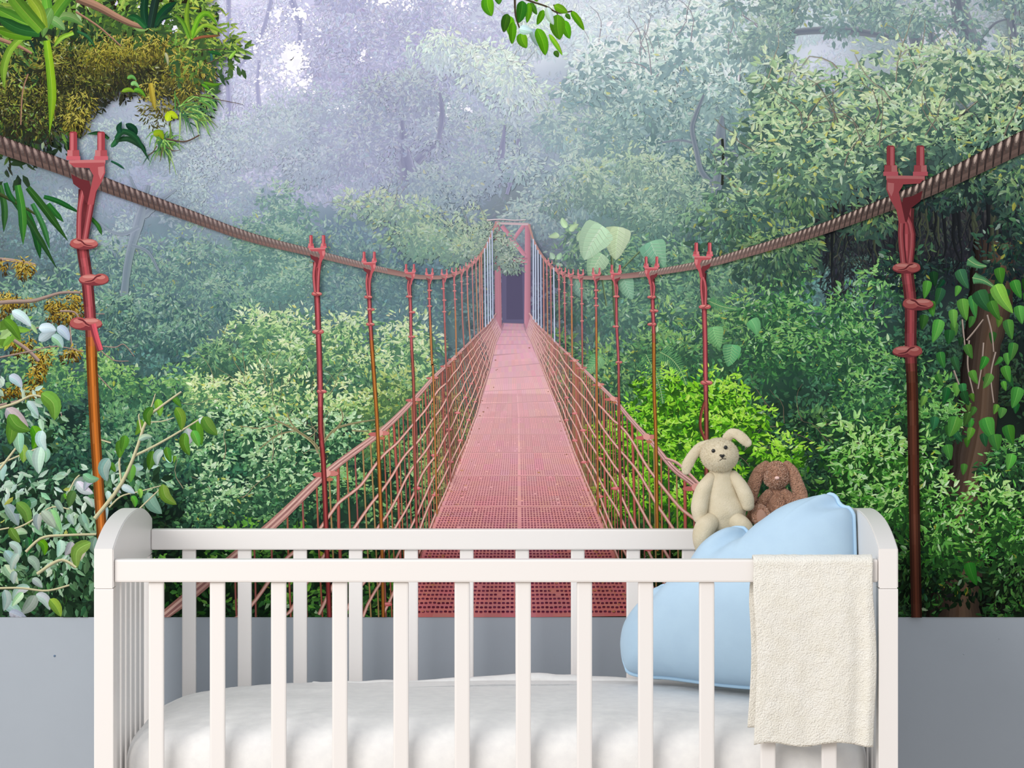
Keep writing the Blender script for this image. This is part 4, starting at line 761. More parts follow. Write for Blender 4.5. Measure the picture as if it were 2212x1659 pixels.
# hangers with their clamps and knots
def ell(ink, x, y, rx, ry, col, t, n=14, rot=0.0):
    th = np.linspace(0, 2 * math.pi, n + 1)[:-1]; c, s = math.cos(rot), math.sin(rot)
    ink.poly(np.stack([x + rx * np.cos(th) * c - ry * np.sin(th) * s, y + rx * np.cos(th) * s + ry * np.sin(th) * c], -1), col, t)
RED, RL, RD = (176, 82, 88), (204, 122, 124), (108, 46, 52)
def hanger(cx, cy, s, rod, wd, knots, side, hz, low=None, label=None, steel=False, tone=1.0):
    """a hanging rod, the clamp that holds it to the cable, and the tied knots along it"""
    m = 1 if side == 'L' else -1
    C3 = lambda c: lerp(np.array(c) * tone, HAZE if not steel else (200, 205, 222), hz)
    P = spline(rod, 26); n = len(P); W_ = np.interp(np.linspace(0, 1, n), [0, .12, 1], [wd * 1.25, wd, wd * .85])
    low = low or RED; cut = knots[-1][1] if knots else cy + 60
    mix = np.clip((P[:-1, 1] - cut) / 40, 0, 1)[:, None]
    bands = []
    for kk, g in enumerate((.55, .92, 1.12, .85, .58) if not steel else (.9, 1, 1.05, 1, .92)):
        b = np.array(RED if not steel else (196, 206, 224), float) * tone * (1 - mix) + np.array(low, float) * mix
        bands.append((b * g) * (1 - hz) + HAZE * hz + rng.normal(0, 4, (n - 1, 1)))
    ink = Ink(); ink.strip(P, W_, bands, tz(BS + 4)); root = ink.build('hanger', mural, label)
    if s >= 7:                                             # doubled strap above the first knot
        k0 = knots[0][1]; a = Ink()
        for q in (-1, 1): a.strip(spline([(cx + q * s * .35 * m + m * s * .25, cy + s * .6), (rod[0][0] + q * wd * .42, (cy + k0) / 2), (np.interp(k0, [p[1] for p in rod], [p[0] for p in rod]) + q * wd * .22, k0)], 8), wd * .52, [C3(RD), C3(RED), C3(lerp(RED, RL, .6)), C3(lerp(RED, RD, .4))], tz(BS + 4.05))
        a.build('strap', root)
    ink = Ink(); t = tz(BS + 4.2)
    X = lambda a: cx + a * s * m
    Y = lambda b: cy + b * s
    pg = lambda pts, col, dt: ink.poly([(X(a), Y(b)) for a, b in pts], C3(col), t + dt * 1e-6)
    pg([(-1.15, .0), (-.5, .35), (.15, .5), (.35, 1.3), (.3, 2.1), (-.1, 2.1), (-.35, 1.2), (-1.0, .7)], RD, 0)
    pg([(.1, -.75), (1.25, -.95), (1.3, -.1), (1.05, .55), (.62, 1.3), (.45, 2.2), (.0, 2.2), (.3, .8), (.45, .1), (.2, -.3)], RED, 1)
    pg([(.75, -.85), (1.2, -.92), (1.22, -.1), (.95, .4), (.8, .0)], RL, 2)
    pg([(-1.3, -.98), (1.32, -1.05), (1.3, -.72), (.2, -.55), (-.9, -.62), (-1.3, -.72)], RL, 3)
    pg([(-1.25, -.78), (1.28, -.82), (1.2, -.55), (.15, -.42), (-.95, -.48)], RED, 4)
    for bx in (-1, 1):
        pg([(bx - .42, -1.72), (bx + .42, -1.72), (bx + .46, -1.0), (bx - .46, -1.0)], RED, 5)
        pg([(bx - .42, -1.72), (bx - .05, -1.72), (bx - .05, -1.0), (bx - .46, -1.0)], RL, 6)
        pg([(bx - .5, -1.28), (bx + .5, -1.28), (bx + .5, -1.0), (bx - .5, -1.0)], (206, 102, 112), 7)
    root_c = ink.build('clamp', root)
    for bx in (-1, 1):
        ink = Ink(); t = tz(BS + 4.4)
        pg([(bx - .27, -2.95), (bx - .18, -3.05), (bx + .18, -3.05), (bx + .27, -2.95), (bx + .28, -1.7), (bx - .28, -1.7)], (160, 66, 74), 1)
        pg([(bx - .2, -2.95), (bx + .02, -2.95), (bx + .02, -1.7), (bx - .2, -1.7)], (206, 112, 118), 2)
        ink.build('bolt', root_c) if False else ink.build('bolt', root)
    for i, (kx, ky, kw) in enumerate(knots):
        ink = Ink(); t = tz(BS + 4.6); sg = 1 if (i % 2 == 0) == (m > 0) else -1
        ell(ink, kx, ky + kw * .10, kw, kw * .36, C3(lerp(RD, RED, .35)), t)
        ell(ink, kx - sg * kw * .45, ky, kw * .52, kw * .34, C3((178, 92, 90)), t + 1e-6); ell(ink, kx + sg * kw * .35, ky - kw * .02, kw * .62, kw * .28, C3((194, 110, 106)), t + 2e-6, rot=.1 * sg)
        ell(ink, kx - sg * kw * .45, ky - kw * .1, kw * .3, kw * .14, C3((212, 136, 128)), t + 3e-6); ell(ink, kx + sg * kw * .3, ky - kw * .12, kw * .45, kw * .10, C3((218, 146, 138)), t + 4e-6)
        if kw > 7: ink.strip(spline([(kx - sg * kw * .5, ky - kw * .22), (kx - sg * kw * .15, ky - kw * .12), (kx + sg * kw * .1, ky + kw * .12), (kx + sg * kw * .6, ky + kw * .2)], 8), [kw * .03, kw * .09, kw * .1, kw * .1, kw * .1, kw * .09, kw * .07, kw * .03], [C3(RD)], t + 5e-6)
        ink.build('knot', root)
    return root
ORG = (170, 104, 44); BRN = (150, 74, 62)
hanger(190, 376, 30, [(186, 410), (178, 520), (188, 602), (196, 697), (199, 790), (207, 950), (222, 1180)], 26, [(183, 525, 31), (203, 602, 33), (186, 697, 36)], 'L', 0, (178, 104, 44), 'nearest left hanger rod with a big red clamp on the cable', tone=.92)
trace('loose_end', 'loose end of the lashing below the third knot', BS + 4.5, [[(200, 700), (208, 730), (217, 757)]], [(15, 13)], (190, 80, 92))
hanger(1955, 412, 32, [(1957, 450), (1958, 577), (1966, 655), (1966, 757), (1970, 850), (1974, 1100), (1979, 1345)], 27, [(1957, 577, 31), (1982, 655, 34), (1959, 757, 33)], 'R', 0, (84, 48, 36), 'nearest right hanger rod with a big red clamp on the cable', tone=.78)
for a in ((686, 549, 13.5, [(684, 566), (685, 640), (688, 716), (692, 845), (693, 930), (700, 1024), (712, 1340)], 12.5, [(685, 634, 11.5), (687, 716, 13), (695, 845, 11)], 'L', .02, (150, 62, 62)),
          (798, 577, 11, [(796, 592), (798, 650), (800, 700), (807, 800), (816, 938), (825, 1180), (828, 1340)], 9, [(796, 641, 9), (801, 668, 8.5), (800, 700, 9.5)], 'L', .05, ORG),
          (886, 596, 8.5, [(884, 606), (887, 670), (888, 727), (892, 800), (894, 862), (900, 1140), (905, 1230)], 7, [(884, 640, 7), (890, 674, 7), (889, 727, 7.5)], 'L', .12, BRN),
          (928, 599, 6.5, [(927, 606), (928, 661), (933, 780), (936, 816), (944, 1110)], 5.5, [(928, 627, 5.5), (927, 645, 4.6), (928, 661, 5.5)], 'L', .2, ORG),
          (960, 598, 5.4, [(958, 604), (961, 700), (964, 790), (974, 1040)], 4.6, [(957, 623, 4.4), (960, 648, 4.6), (960, 673, 4.6)], 'L', .28, BRN),
          (981, 592, 4.6, [(981, 598), (984, 680), (986, 768)], 4, [(982, 615, 3.8), (982, 628, 4.2), (984, 646, 4)], 'L', .34, ORG),
          (998, 586, 3.8, [(997, 590), (999, 680), (1003, 752)], 3.6, [(997, 608, 3.4), (998, 632, 3.4)], 'L', .4, BRN),
          (1010, 577, 3.4, [(1009, 580), (1011, 660), (1016, 738)], 3.4, [(1010, 597, 3.2), (1010, 613, 3.2)], 'L', .44, (176, 110, 70)),
          (1021, 568, 3, [(1020, 572), (1022, 650), (1025, 728)], 2.6, [(1021, 592, 2.4)], 'L', .5, BRN), (1029, 561, 2.8, [(1028, 565), (1030, 640), (1033, 720)], 2.6, [(1029, 580, 2.4)], 'L', .5, ORG),
          (1518, 568, 14.5, [(1519, 590), (1521, 662), (1523, 740), (1524, 826), (1526, 930), (1526, 1070)], 11, [(1522, 662, 13.5), (1526, 826, 13.5)], 'R', .02, (140, 76, 66)),
          (1407, 589, 11.5, [(1409, 602), (1410, 660), (1412, 720), (1413, 840), (1417, 963), (1420, 1190)], 8.6, [(1407, 641, 9.5), (1413, 671, 9.5), (1408, 700, 10)], 'R', .04, (164, 106, 44)),
          (1330, 598, 8.6, [(1331, 606), (1332, 700), (1336, 782), (1337, 868), (1342, 1150)], 6.4, [(1331, 640, 7), (1330, 705, 7), (1337, 782, 7.5)], 'R', .1, BRN),
          (1288, 599, 6.8, [(1287, 606), (1288, 700), (1289, 826), (1292, 1110)], 5.2, [(1288, 627, 5.6), (1287, 644, 5), (1288, 660, 5.6)], 'R', .18, ORG),
          (1254, 598, 5.4, [(1256, 604), (1257, 700), (1258, 795)], 4.6, [(1256, 623, 4.4), (1257, 656, 4.4), (1257, 693, 4.2)], 'R', .26, BRN),
          (1233, 596, 4.8, [(1234, 602), (1235, 690), (1236, 772)], 4.4, [(1234, 615, 4.2), (1235, 641, 4.2)], 'R', .3, ORG),
          (1217, 591, 4.2, [(1219, 596), (1220, 680), (1222, 758)], 4, [(1219, 610, 3.8), (1220, 632, 3.8), (1220, 655, 3.8)], 'R', .34, BRN),
          (1205, 584, 3.8, [(1207, 590), (1208, 670), (1209, 748)], 3.8, [(1207, 604, 3.6), (1208, 625, 3.6)], 'R', .38, BRN),
          (1189, 572, 3.2, [(1189, 578), (1190, 650), (1191, 732)], 3, [(1189, 598, 3)], 'R', .44, BRN), (1181, 566, 3, [(1181, 572), (1182, 650), (1183, 724)], 3, [(1181, 592, 2.8)], 'R', .46, ORG)):
    hanger(*a)
ink_pts = [(1040, 545, 1043, 712), (1047, 536, 1049, 706), (1053, 522, 1055, 700), (1058, 512, 1060, 694), (1063, 498, 1065, 688), (1196, 578, 1198, 738), (1174, 560, 1175, 716), (1168, 550, 1169, 708), (1162, 540, 1163, 702), (1157, 528, 1157, 696), (1152, 516, 1152, 690), (1036, 553, 1038, 716)]
for i, (x0, y0, x1, y1) in enumerate(ink_pts):
    c = np.array([(188, 198, 220), (176, 186, 212), (190, 130, 120)][0 if i in (1, 2, 3, 5, 8, 9, 10) else 2 if i in (0, 11, 6) else 1], float)
    ink = Ink(); ink.strip([(x0, y0), ((x0 + x1) / 2, (y0 + y1) / 2), (x1, y1)], 2.6, [c * .92, c * 1.05], tz(BS + 3.6)); ink.build('hanger', mural, 'slim pale steel hanger near the tower' if i in (1, 2, 3, 5, 8, 9, 10) else None)
trace('loop', 'rod loop beside the second right hanger', BS + 4.1, [[(1522, 868), (1514, 895), (1513, 925), (1524, 952)]], [(6, 6)], (126, 66, 56))

# ---------------------------------------------------------------- foreground plants on the left and top
MO = [(24, 26, 16), (42, 44, 20), (82, 84, 30), (144, 146, 56)]
ink = Ink(); ink.poly([(-300, -170), (440, -170), (452, 60), (446, 150), (430, 205), (380, 215), (330, 198), (262, 192), (212, 208), (188, 260), (176, 300), (140, 290), (120, 236), (100, 250), (70, 300), (20, 300), (-300, 330)], (34, 34, 22), tz(BS + 1.50))
epi = ink.build('mossy_branch', mural, 'mossy branch crowded with air plants filling the top left corner')
crown('moss', 'olive moss and small leaves coating the branch', BS + 1.60, [(100, 170, 140, 70), (230, 120, 130, 60), (330, 130, 100, 60), (400, 110, 60, 80), (50, 240, 70, 60), (-140, 180, 140, 120), (160, 240, 36, 60), (250, 165, 120, 40), (400, 190, 50, 40)], 12, .28, MO, 0, .85, seed=61, gap=.25, droop=.7, glint=.02, yellow=.02, span=.25)
crown('moss', 'golden moss hanging from the branch', BS + 1.90, [(300, 110, 70, 24), (240, 120, 30, 24), (385, 130, 34, 50), (170, 270, 26, 50), (410, 170, 26, 60), (340, 210, 16, 36)], 10, .24, [(50, 48, 18), (104, 98, 28), (150, 142, 44), (190, 178, 76)], 0, .7, seed=62, gap=.15, droop=.9, glint=0, span=.25)
crown('leaf_spray', 'dark leaves in the shade of the air plants', BS + 1.55, [(40, 120, 80, 80), (-120, 120, 150, 160), (120, 40, 80, 60), (30, 260, 60, 60), (200, 40, 70, 50), (-150, 300, 120, 40), (20, 40, 120, 60), (-200, 60, 150, 160)], 26, .34, [(18, 30, 20), (40, 68, 30), (88, 128, 44), (140, 172, 70)], 0, 1.3, seed=67, gap=.1, droop=.8, span=.1)
crown('moss', 'mossy growth under the air plants', BS + 1.56, [(60, 180, 80, 50), (20, 230, 60, 60), (110, 250, 30, 40)], 12, .3, MO, 0, .7, seed=68, gap=.2, droop=.9, span=.1)
crown('leaf_spray', 'small bright leaves at the end of the mossy branch', BS + 1.80, [(420, 60, 40, 60), (440, 110, 26, 30), (400, 20, 60, 30), (300, 10, 60, 30)], 20, .36, [(36, 64, 30), (92, 130, 40), (160, 184, 70)], 0, .55, 'rosette', seed=63, gap=.1, span=.3)
sparkle('sky showing through the air plants', BS + 2.00, [(352, 50, 10, 12, 8, 8), (380, 62, 12, 12, 10, 7), (300, 16, 10, 12, 6, 6), (78, 8, 10, 8, 5, 6), (250, 6, 8, 8, 4, 5), (372, 40, 14, 20, 8, 5)], 9, ((226, 226, 246), (240, 240, 252), (206, 196, 240)))
trace('branch', 'bare pinkish branch across the moss', BS + 2.10, [[(168, -4), (215, 16), (255, 38), (290, 54), (318, 60)], [(165, 26), (210, 55), (240, 80), (262, 100)], [(-20, 78), (40, 100), (70, 116)], [(62, 160), (50, 200), (46, 270)]], [(20, 9), (5, 3), (10, 5), (3, 3)], (150, 116, 96), epi)
BG = ((104, 168, 50), (176, 206, 96), (70, 128, 36)); BD = ((40, 92, 52), (90, 140, 84), (26, 66, 40)); BY = ((150, 188, 60), (206, 216, 110), (104, 150, 44)); BP = ((136, 190, 110), (206, 226, 160), (96, 156, 70)); BT = ((30, 70, 52), (70, 116, 84), (20, 52, 40))
for pts, wd, c, pr in (([(92, 66), (50, 20), (10, -30)], 30, BG, 'strap'), ([(90, 66), (40, 44), (-20, 12)], 28, BG, 'strap'), ([(88, 72), (40, 62), (-10, 34)], 24, BD, 'strap'), ([(70, 78), (30, 74), (-14, 60)], 22, BG, 'strap'), ([(96, 62), (84, 20), (52, -20)], 24, BY, 'strap'), ([(100, 62), (104, 20), (96, -30)], 22, BG, 'strap'),
                       ([(104, 60), (122, 26), (150, -10), (172, -30)], 26, BG, 'strap'), ([(112, 56), (135, 36), (160, 40), (184, 58)], 19, BP, 'strap'), ([(53, 78), (23, 108), (9, 152), (12, 194)], 17, BY, 'strap'), ([(102, 88), (110, 152), (114, 215), (108, 292)], 19, BY, 'strap'), ([(112, 18), (100, 46), (94, 82)], 26, BP, 'oval'), ([(160, 72), (134, 82), (116, 104)], 10, BY, 'strap'),
                       ([(110, 40), (126, 50), (142, 66)], 22, BP, 'oval'), ([(62, 82), (72, 100), (78, 118)], 6, BT, 'strap'), ([(168, 68), (190, 80), (208, 104)], 7, BD, 'strap'), ([(318, 62), (312, 20), (318, -30)], 17, BT, 'strap'), ([(326, 60), (334, 16), (344, -30)], 18, BT, 'strap'), ([(332, 58), (356, 24), (384, 4)], 18, BT, 'strap'), ([(316, 60), (296, 40), (276, 36)], 14, BD, 'strap'), ([(322, 62), (300, 62), (284, 52)], 12, BP, 'oval'),
                       ([(340, 56), (352, 40), (376, 36)], 10, BT, 'strap'), ([(412, 82), (404, 40), (410, -10)], 10, BY, 'strap'), ([(414, 82), (430, 40), (450, 30), (474, 60)], 12, BG, 'strap'), ([(414, 84), (440, 56), (466, 62), (486, 76)], 9, BY, 'strap'), ([(410, 84), (396, 50), (376, 30)], 9, BG, 'strap'), ([(418, 86), (440, 80), (478, 78)], 6, ((170, 110, 70), (200, 150, 100), (140, 84, 56)), 'strap'),
                       ([(252, 300), (268, 284), (296, 300), (326, 352)], 13, BD, 'strap'), ([(250, 304), (276, 300), (306, 316), (316, 330)], 12, BD, 'strap'), ([(240, 318), (254, 300), (262, 262)], 12, BD, 'oval'), ([(262, 288), (258, 276), (264, 264)], 13, BT, 'oval'), ([(272, 268), (290, 280), (292, 296)], 16, BT, 'oval'), ([(236, 300), (218, 288), (188, 290)], 8, BD, 'strap'), ([(240, 348), (256, 356), (270, 366)], 5, BD, 'strap'),
                       ([(496, 128), (504, 118), (512, 109)], 8, BY, 'oval'), ([(450, 112), (470, 116), (482, 122)], 7, BD, 'oval'), ([(456, 114), (458, 128), (456, 136)], 6, ((60, 120, 110), (90, 150, 130), (44, 96, 90)), 'oval'), ([(440, 178), (462, 184), (482, 180)], 8, BG, 'oval'), ([(436, 182), (448, 190), (454, 196)], 7, BG, 'oval'),
                       ([(362, 262), (370, 248), (386, 256)], 20, ((190, 204, 50), (216, 220, 90), (160, 176, 40)), 'oval'), ([(332, 290), (346, 288), (354, 302)], 16, ((170, 190, 50), (206, 210, 80), (140, 160, 40)), 'oval'), ([(326, 180), (330, 205), (336, 240)], 12, ((190, 170, 60), (210, 190, 90), (150, 130, 44)), 'strap'), ([(276, 170), (286, 166), (296, 174)], 9, BP, 'oval'), ([(284, 184), (292, 180), (302, 190)], 10, BP, 'oval'), ([(264, 198), (280, 194), (292, 200)], 10, BY, 'oval'), ([(290, 196), (302, 196), (316, 210)], 11, BG, 'oval'),
                       ([(358, 114), (362, 126), (364, 142)], 7, ((196, 186, 160), (216, 206, 186), (170, 160, 130)), 'oval')):
    blade(epi, BS + 2.50, pts, wd, c, pr)
ink = Ink()
for k in range(150):                                       # grassy tufts
    bx, by, a0, sp, ln = ((356, 318, -1.2, 1.5, 46), (398, 240, .1, 1.2, 62), (420, 250, .5, .9, 46), (350, 300, 1.6, .9, 36), (440, 215, .3, .6, 34))[k % 5]
    a = a0 + rng.normal(0, sp * .6); ln = ln * rng.uniform(.5, 1.1); x, y = bx + rng.normal(0, 8), by + rng.normal(0, 8)
    m = (x + math.cos(a) * ln * .6, y + math.sin(a) * ln * .6 - 3); e = (x + math.cos(a) * ln, y + math.sin(a) * ln + ln * .28)
    g = [(70, 130, 50), (104, 164, 60), (44, 92, 50), (150, 190, 90), (96, 120, 44)][rng.integers(5)]
    ink.strip(spline([(x, y), m, e], 6), [3.2, 3, 2.6, 2, 1.4, .5], [np.array(g) * 1.08, np.array(g) * .8], tz(BS + 2.30) + rng.random() * SLOT * .2)
ink.build('grass_tuft', epi, 'grassy tufts hanging from the end of the branch', 'stuff')
trace('root', 'thin bare roots at the branch end', BS + 2.40, [[(352, 318), (350, 335), (346, 350)], [(340, 316), (330, 330), (318, 336)], [(360, 318), (376, 326), (390, 324)], [(420, 205), (470, 215), (526, 226)], [(414, 108), (440, 108), (496, 106)], [(448, 138), (470, 128), (486, 118)], [(360, 300), (400, 306), (432, 292)]], [(2.5, 1)] * 6 + [(4, 3)], (92, 76, 66), epi)
# hanging dark straps below the cable
strapp = trace('air_plant', 'dark strap leaved air plant hanging at the left edge under the cable', BS + 2.0, [[(-40, 400), (20, 430), (90, 470)]], [(10, 4)], (60, 70, 40))
for pts, wd in (([(38, 400), (48, 460), (50, 530)], 18), ([(0, 400), (10, 450), (8, 502)], 14), ([(20, 420), (70, 490), (124, 582)], 13), ([(56, 450), (78, 510), (87, 560)], 16), ([(60, 405), (96, 450), (148, 522)], 16), ([(95, 425), (128, 436), (176, 462)], 11), ([(196, 470), (212, 488), (220, 508)], 9), ([(12, 395), (20, 420), (34, 440)], 12), ([(-60, 410), (-30, 480), (-24, 560)], 16), ([(70, 440), (94, 490), (108, 540)], 12), ([(104, 440), (120, 460), (138, 480)], 12)):
    blade(strapp, BS + 2.2, pts, wd, [((44, 100, 44), (110, 156, 90), (28, 76, 36)), ((56, 118, 50), (124, 170, 96), (36, 86, 40))][rng.integers(2)])
# mossy twigs
twig = trace('mossy_twig', 'bare lichen covered twigs at the left edge', BS + 2.0, [[(-60, 660), (20, 652), (70, 650), (105, 640), (135, 632), (174, 632)], [(-40, 560), (20, 562), (76, 572)], [(30, 735), (60, 756), (84, 780)], [(48, 718), (100, 702), (160, 680), (226, 678)], [(0, 772), (60, 760), (120, 748), (180, 760)], [(222, 748), (250, 750), (268, 744), (290, 770)], [(218, 758), (246, 778), (278, 780)], [(204, 800), (222, 822), (242, 842)], [(130, 672), (160, 674), (172, 690)], [(150, 690), (153, 730), (160, 780)], [(-20, 880), (40, 866), (80, 852), (100, 856)], [(95, 862), (130, 890), (132, 910)]], [(10, 5), (10, 7), (8, 8), (3, 2), (4, 2), (3, 1.5), (3, 1.5), (3, 2), (5, 3), (4, 3), (6, 4), (3, 1.5)], (150, 130, 120))
crown('moss', 'golden moss draped on the twigs', BS + 2.4, [(50, 655, 44, 9), (110, 655, 16, 20), (118, 668, 10, 16), (142, 670, 26, 8), (142, 690, 8, 16), (162, 648, 8, 14), (44, 740, 20, 16), (84, 786, 16, 30), (80, 810, 14, 22), (160, 770, 12, 24), (30, 575, 40, 9), (56, 584, 8, 12), (10, 665, 22, 26), (20, 845, 26, 16), (60, 850, 30, 8)], 9, .26, [(44, 30, 16), (104, 82, 26), (172, 144, 44), (206, 180, 80)], 0, .8, seed=64, gap=0, droop=.9, bil=(1.2, 2.2), span=.2)
ink = Ink()
crown('leaf_spray', 'pale silvery leaves on the twigs', BS + 2.5, [(20, 700, 30, 20), (-40, 720, 50, 40)], 34, .45, [(80, 120, 40), (120, 170, 60), (190, 214, 214)], 0, .5, seed=65, gap=0, bil=(.7, 1.2), span=.2)
for x, y, tx, ty, c in ((26, 672, 68, 706, 1), (84, 710, 122, 714, 1), (84, 736, 122, 712, 1), (124, 706, 150, 736, 1), (112, 726, 136, 752, 2), (10, 690, 44, 735, 0), (20, 812, 48, 838, 1)):
    blade(twig, BS + 2.8, [(x, y), ((x + tx) / 2 + 2, (y + ty) / 2 - 4), (tx, ty)], 22, [((96, 150, 44), (140, 186, 80), (70, 120, 34)), ((196, 214, 222), (224, 234, 238), (168, 194, 200)), ((170, 200, 196), (206, 222, 216), (104, 160, 110))][c], 'oval', label='pale silvery leaf' if c else None)
# drooping broad leaves low on the left
shrub = trace('broadleaf_shrub', 'near shrub with large drooping leaves at the lower left', BS + 3.3, [[(205, 1120), (258, 1052), (290, 985), (318, 905), (345, 880), (392, 846)], [(290, 985), (340, 960), (400, 925), (440, 900)], [(318, 905), (330, 870), (336, 850)], [(306, 930), (300, 900), (302, 894)], [(318, 912), (350, 910), (376, 902)], [(262, 1040), (258, 1000), (262, 980)], [(-30, 1050), (10, 1000), (44, 955)], [(-40, 1020), (40, 985), (90, 965)], [(-40, 892), (30, 872), (70, 854), (104, 862)], [(56, 1192), (90, 1162), (140, 1156), (208, 1154)], [(142, 1078), (160, 1040), (172, 1026)], [(236, 1096), (262, 1072), (300, 1062), (352, 1048)], [(20, 1146), (60, 1130), (110, 1096), (150, 1100)], [(-30, 1272), (40, 1270), (100, 1276), (150, 1264)], [(80, 1240), (130, 1210), (164, 1226)], [(-30, 1150), (20, 1140)], [(290, 1110), (340, 1062), (356, 1050)], [(240, 956), (220, 950), (214, 948)]], [(9, 4), (6, 3), (4, 2), (4, 2), (3, 2), (5, 4), (7, 4), (4, 3), (6, 4), (6, 5), (4, 3), (4, 2), (4, 3), (5, 4), (7, 6), (4, 3), (4, 2), (4, 3)], (190, 186, 150))
LV = [((178, 204, 194), (214, 226, 214), (146, 180, 166)), ((120, 170, 70), (180, 206, 120), (88, 140, 48)), ((150, 188, 160), (198, 216, 190), (116, 160, 130)), ((96, 150, 50), (150, 190, 90), (66, 116, 36)), ((196, 214, 214), (224, 232, 228), (160, 190, 186)), ((64, 112, 60), (110, 150, 96), (46, 88, 48))]
lvs = [(20, 895, 66, 930, 1), (14, 882, 62, 925, 4), (60, 866, 84, 900, 0), (90, 850, 118, 908, 1), (40, 930, 44, 980, 2), (70, 920, 70, 970, 3), (92, 930, 100, 974, 4), (30, 905, 22, 960, 1), (88, 965, 84, 1024, 0), (60, 972, 74, 1010, 2), (96, 968, 98, 1000, 2), (10, 1000, 6, 1040, 4), (44, 960, 50, 1000, 1),
       (180, 1024, 215, 1034, 2), (166, 1040, 202, 1066, 4), (160, 1050, 196, 1036, 0), (80, 1080, 40, 1092, 2), (64, 1080, 30, 1108, 5), (36, 1086, 62, 1136, 1), (14, 1090, 40, 1136, 0), (90, 1104, 120, 1140, 0), (110, 1100, 132, 1150, 2), (84, 1110, 84, 1146, 4), (120, 1080, 138, 1108, 2), (180, 1074, 200, 1096, 0), (190, 1080, 214, 1104, 4), (150, 1110, 160, 1134, 0), (176, 1110, 192, 1140, 2),
       (120, 1124, 116, 1160, 2), (22, 1140, 44, 1172, 1), (30, 1150, 60, 1152, 2), (60, 1160, 60, 1200, 5), (20, 1172, 36, 1210, 0), (80, 1166, 96, 1200, 3), (130, 1166, 124, 1204, 0), (156, 1170, 140, 1200, 4), (180, 1176, 150, 1222, 0), (196, 1172, 166, 1228, 1), (206, 1160, 208, 1200, 2), (10, 1190, 34, 1230, 4), (40, 1196, 24, 1232, 4), (60, 1204, 82, 1236, 0), (10, 1220, 40, 1262, 2), (34, 1234, 30, 1262, 0),
       (70, 1250, 92, 1270, 4), (64, 1268, 28, 1300, 0), (50, 1280, 26, 1310, 2), (76, 1286, 46, 1326, 0), (78, 1284, 108, 1318, 4), (108, 1294, 132, 1332, 1), (10, 1274, 8, 1320, 4), (8, 1300, 50, 1330, 0), (20, 1322, 60, 1340, 4), (300, 905, 292, 940, 3), (340, 862, 346, 900, 1), (372, 856, 392, 880, 1), (330, 880, 324, 920, 3), (380, 880, 392, 930, 3), (424, 905, 436, 962, 3), (440, 900, 470, 940, 3), (430, 904, 456, 918, 4), (404, 925, 396, 966, 0),
       (416, 930, 430, 965, 1), (400, 935, 410, 984, 3), (360, 965, 370, 1000, 1), (352, 972, 340, 1006, 4), (330, 974, 322, 1016, 3), (300, 950, 330, 944, 0), (270, 940, 262, 976, 3), (262, 950, 258, 990, 3), (236, 990, 232, 1040, 0), (240, 998, 250, 1020, 3), (285, 1002, 282, 1042, 1), (300, 1000, 296, 1030, 2), (370, 1000, 356, 966, 4), (380, 985, 376, 1000, 3), (310, 1010, 280, 1004, 4), (244, 1056, 262, 1066, 4), (262, 1050, 292, 1066, 4), (300, 1056, 304, 1076, 1), (352, 1046, 382, 1090, 1),
       (318, 1064, 350, 1110, 2), (284, 1072, 292, 1096, 3), (232, 1060, 240, 1090, 4), (226, 1090, 222, 1140, 0), (160, 1060, 150, 1096, 5), (140, 1066, 146, 1080, 3), (204, 1036, 182, 1060, 4), (200, 1030, 210, 1012, 2), (184, 1130, 196, 1150, 2), (150, 1140, 170, 1164, 5), (-30, 930, -40, 990, 1), (-60, 1060, -50, 1110, 0), (-90, 1180, -70, 1240, 2), (-30, 1240, -50, 1290, 0), (-80, 1000, -100, 1060, 4)]
for x, y, tx, ty, c in lvs:
    ln = math.hypot(tx - x, ty - y); k = rng.normal(0, .12)
    blade(shrub, BS + 3.5, [(x, y), ((x + tx) / 2 - (ty - y) * k, (y + ty) / 2 + (tx - x) * k - 2), (tx, ty)], ln * rng.uniform(.42, .58), LV[c], 'oval', 9, jit=9)
crown('leaf_spray', 'smaller leaves of the near shrub', BS + 3.2, [(40, 1120, 80, 70), (150, 1150, 80, 70), (60, 1250, 90, 60), (150, 1230, 40, 50), (40, 930, 60, 40), (250, 1040, 60, 50), (-120, 1150, 140, 160)], 24, .45, [(22, 40, 28), (60, 100, 64), (122, 164, 128), (176, 200, 186)], 0, .6, seed=66, gap=.3, droop=.9, span=.15)
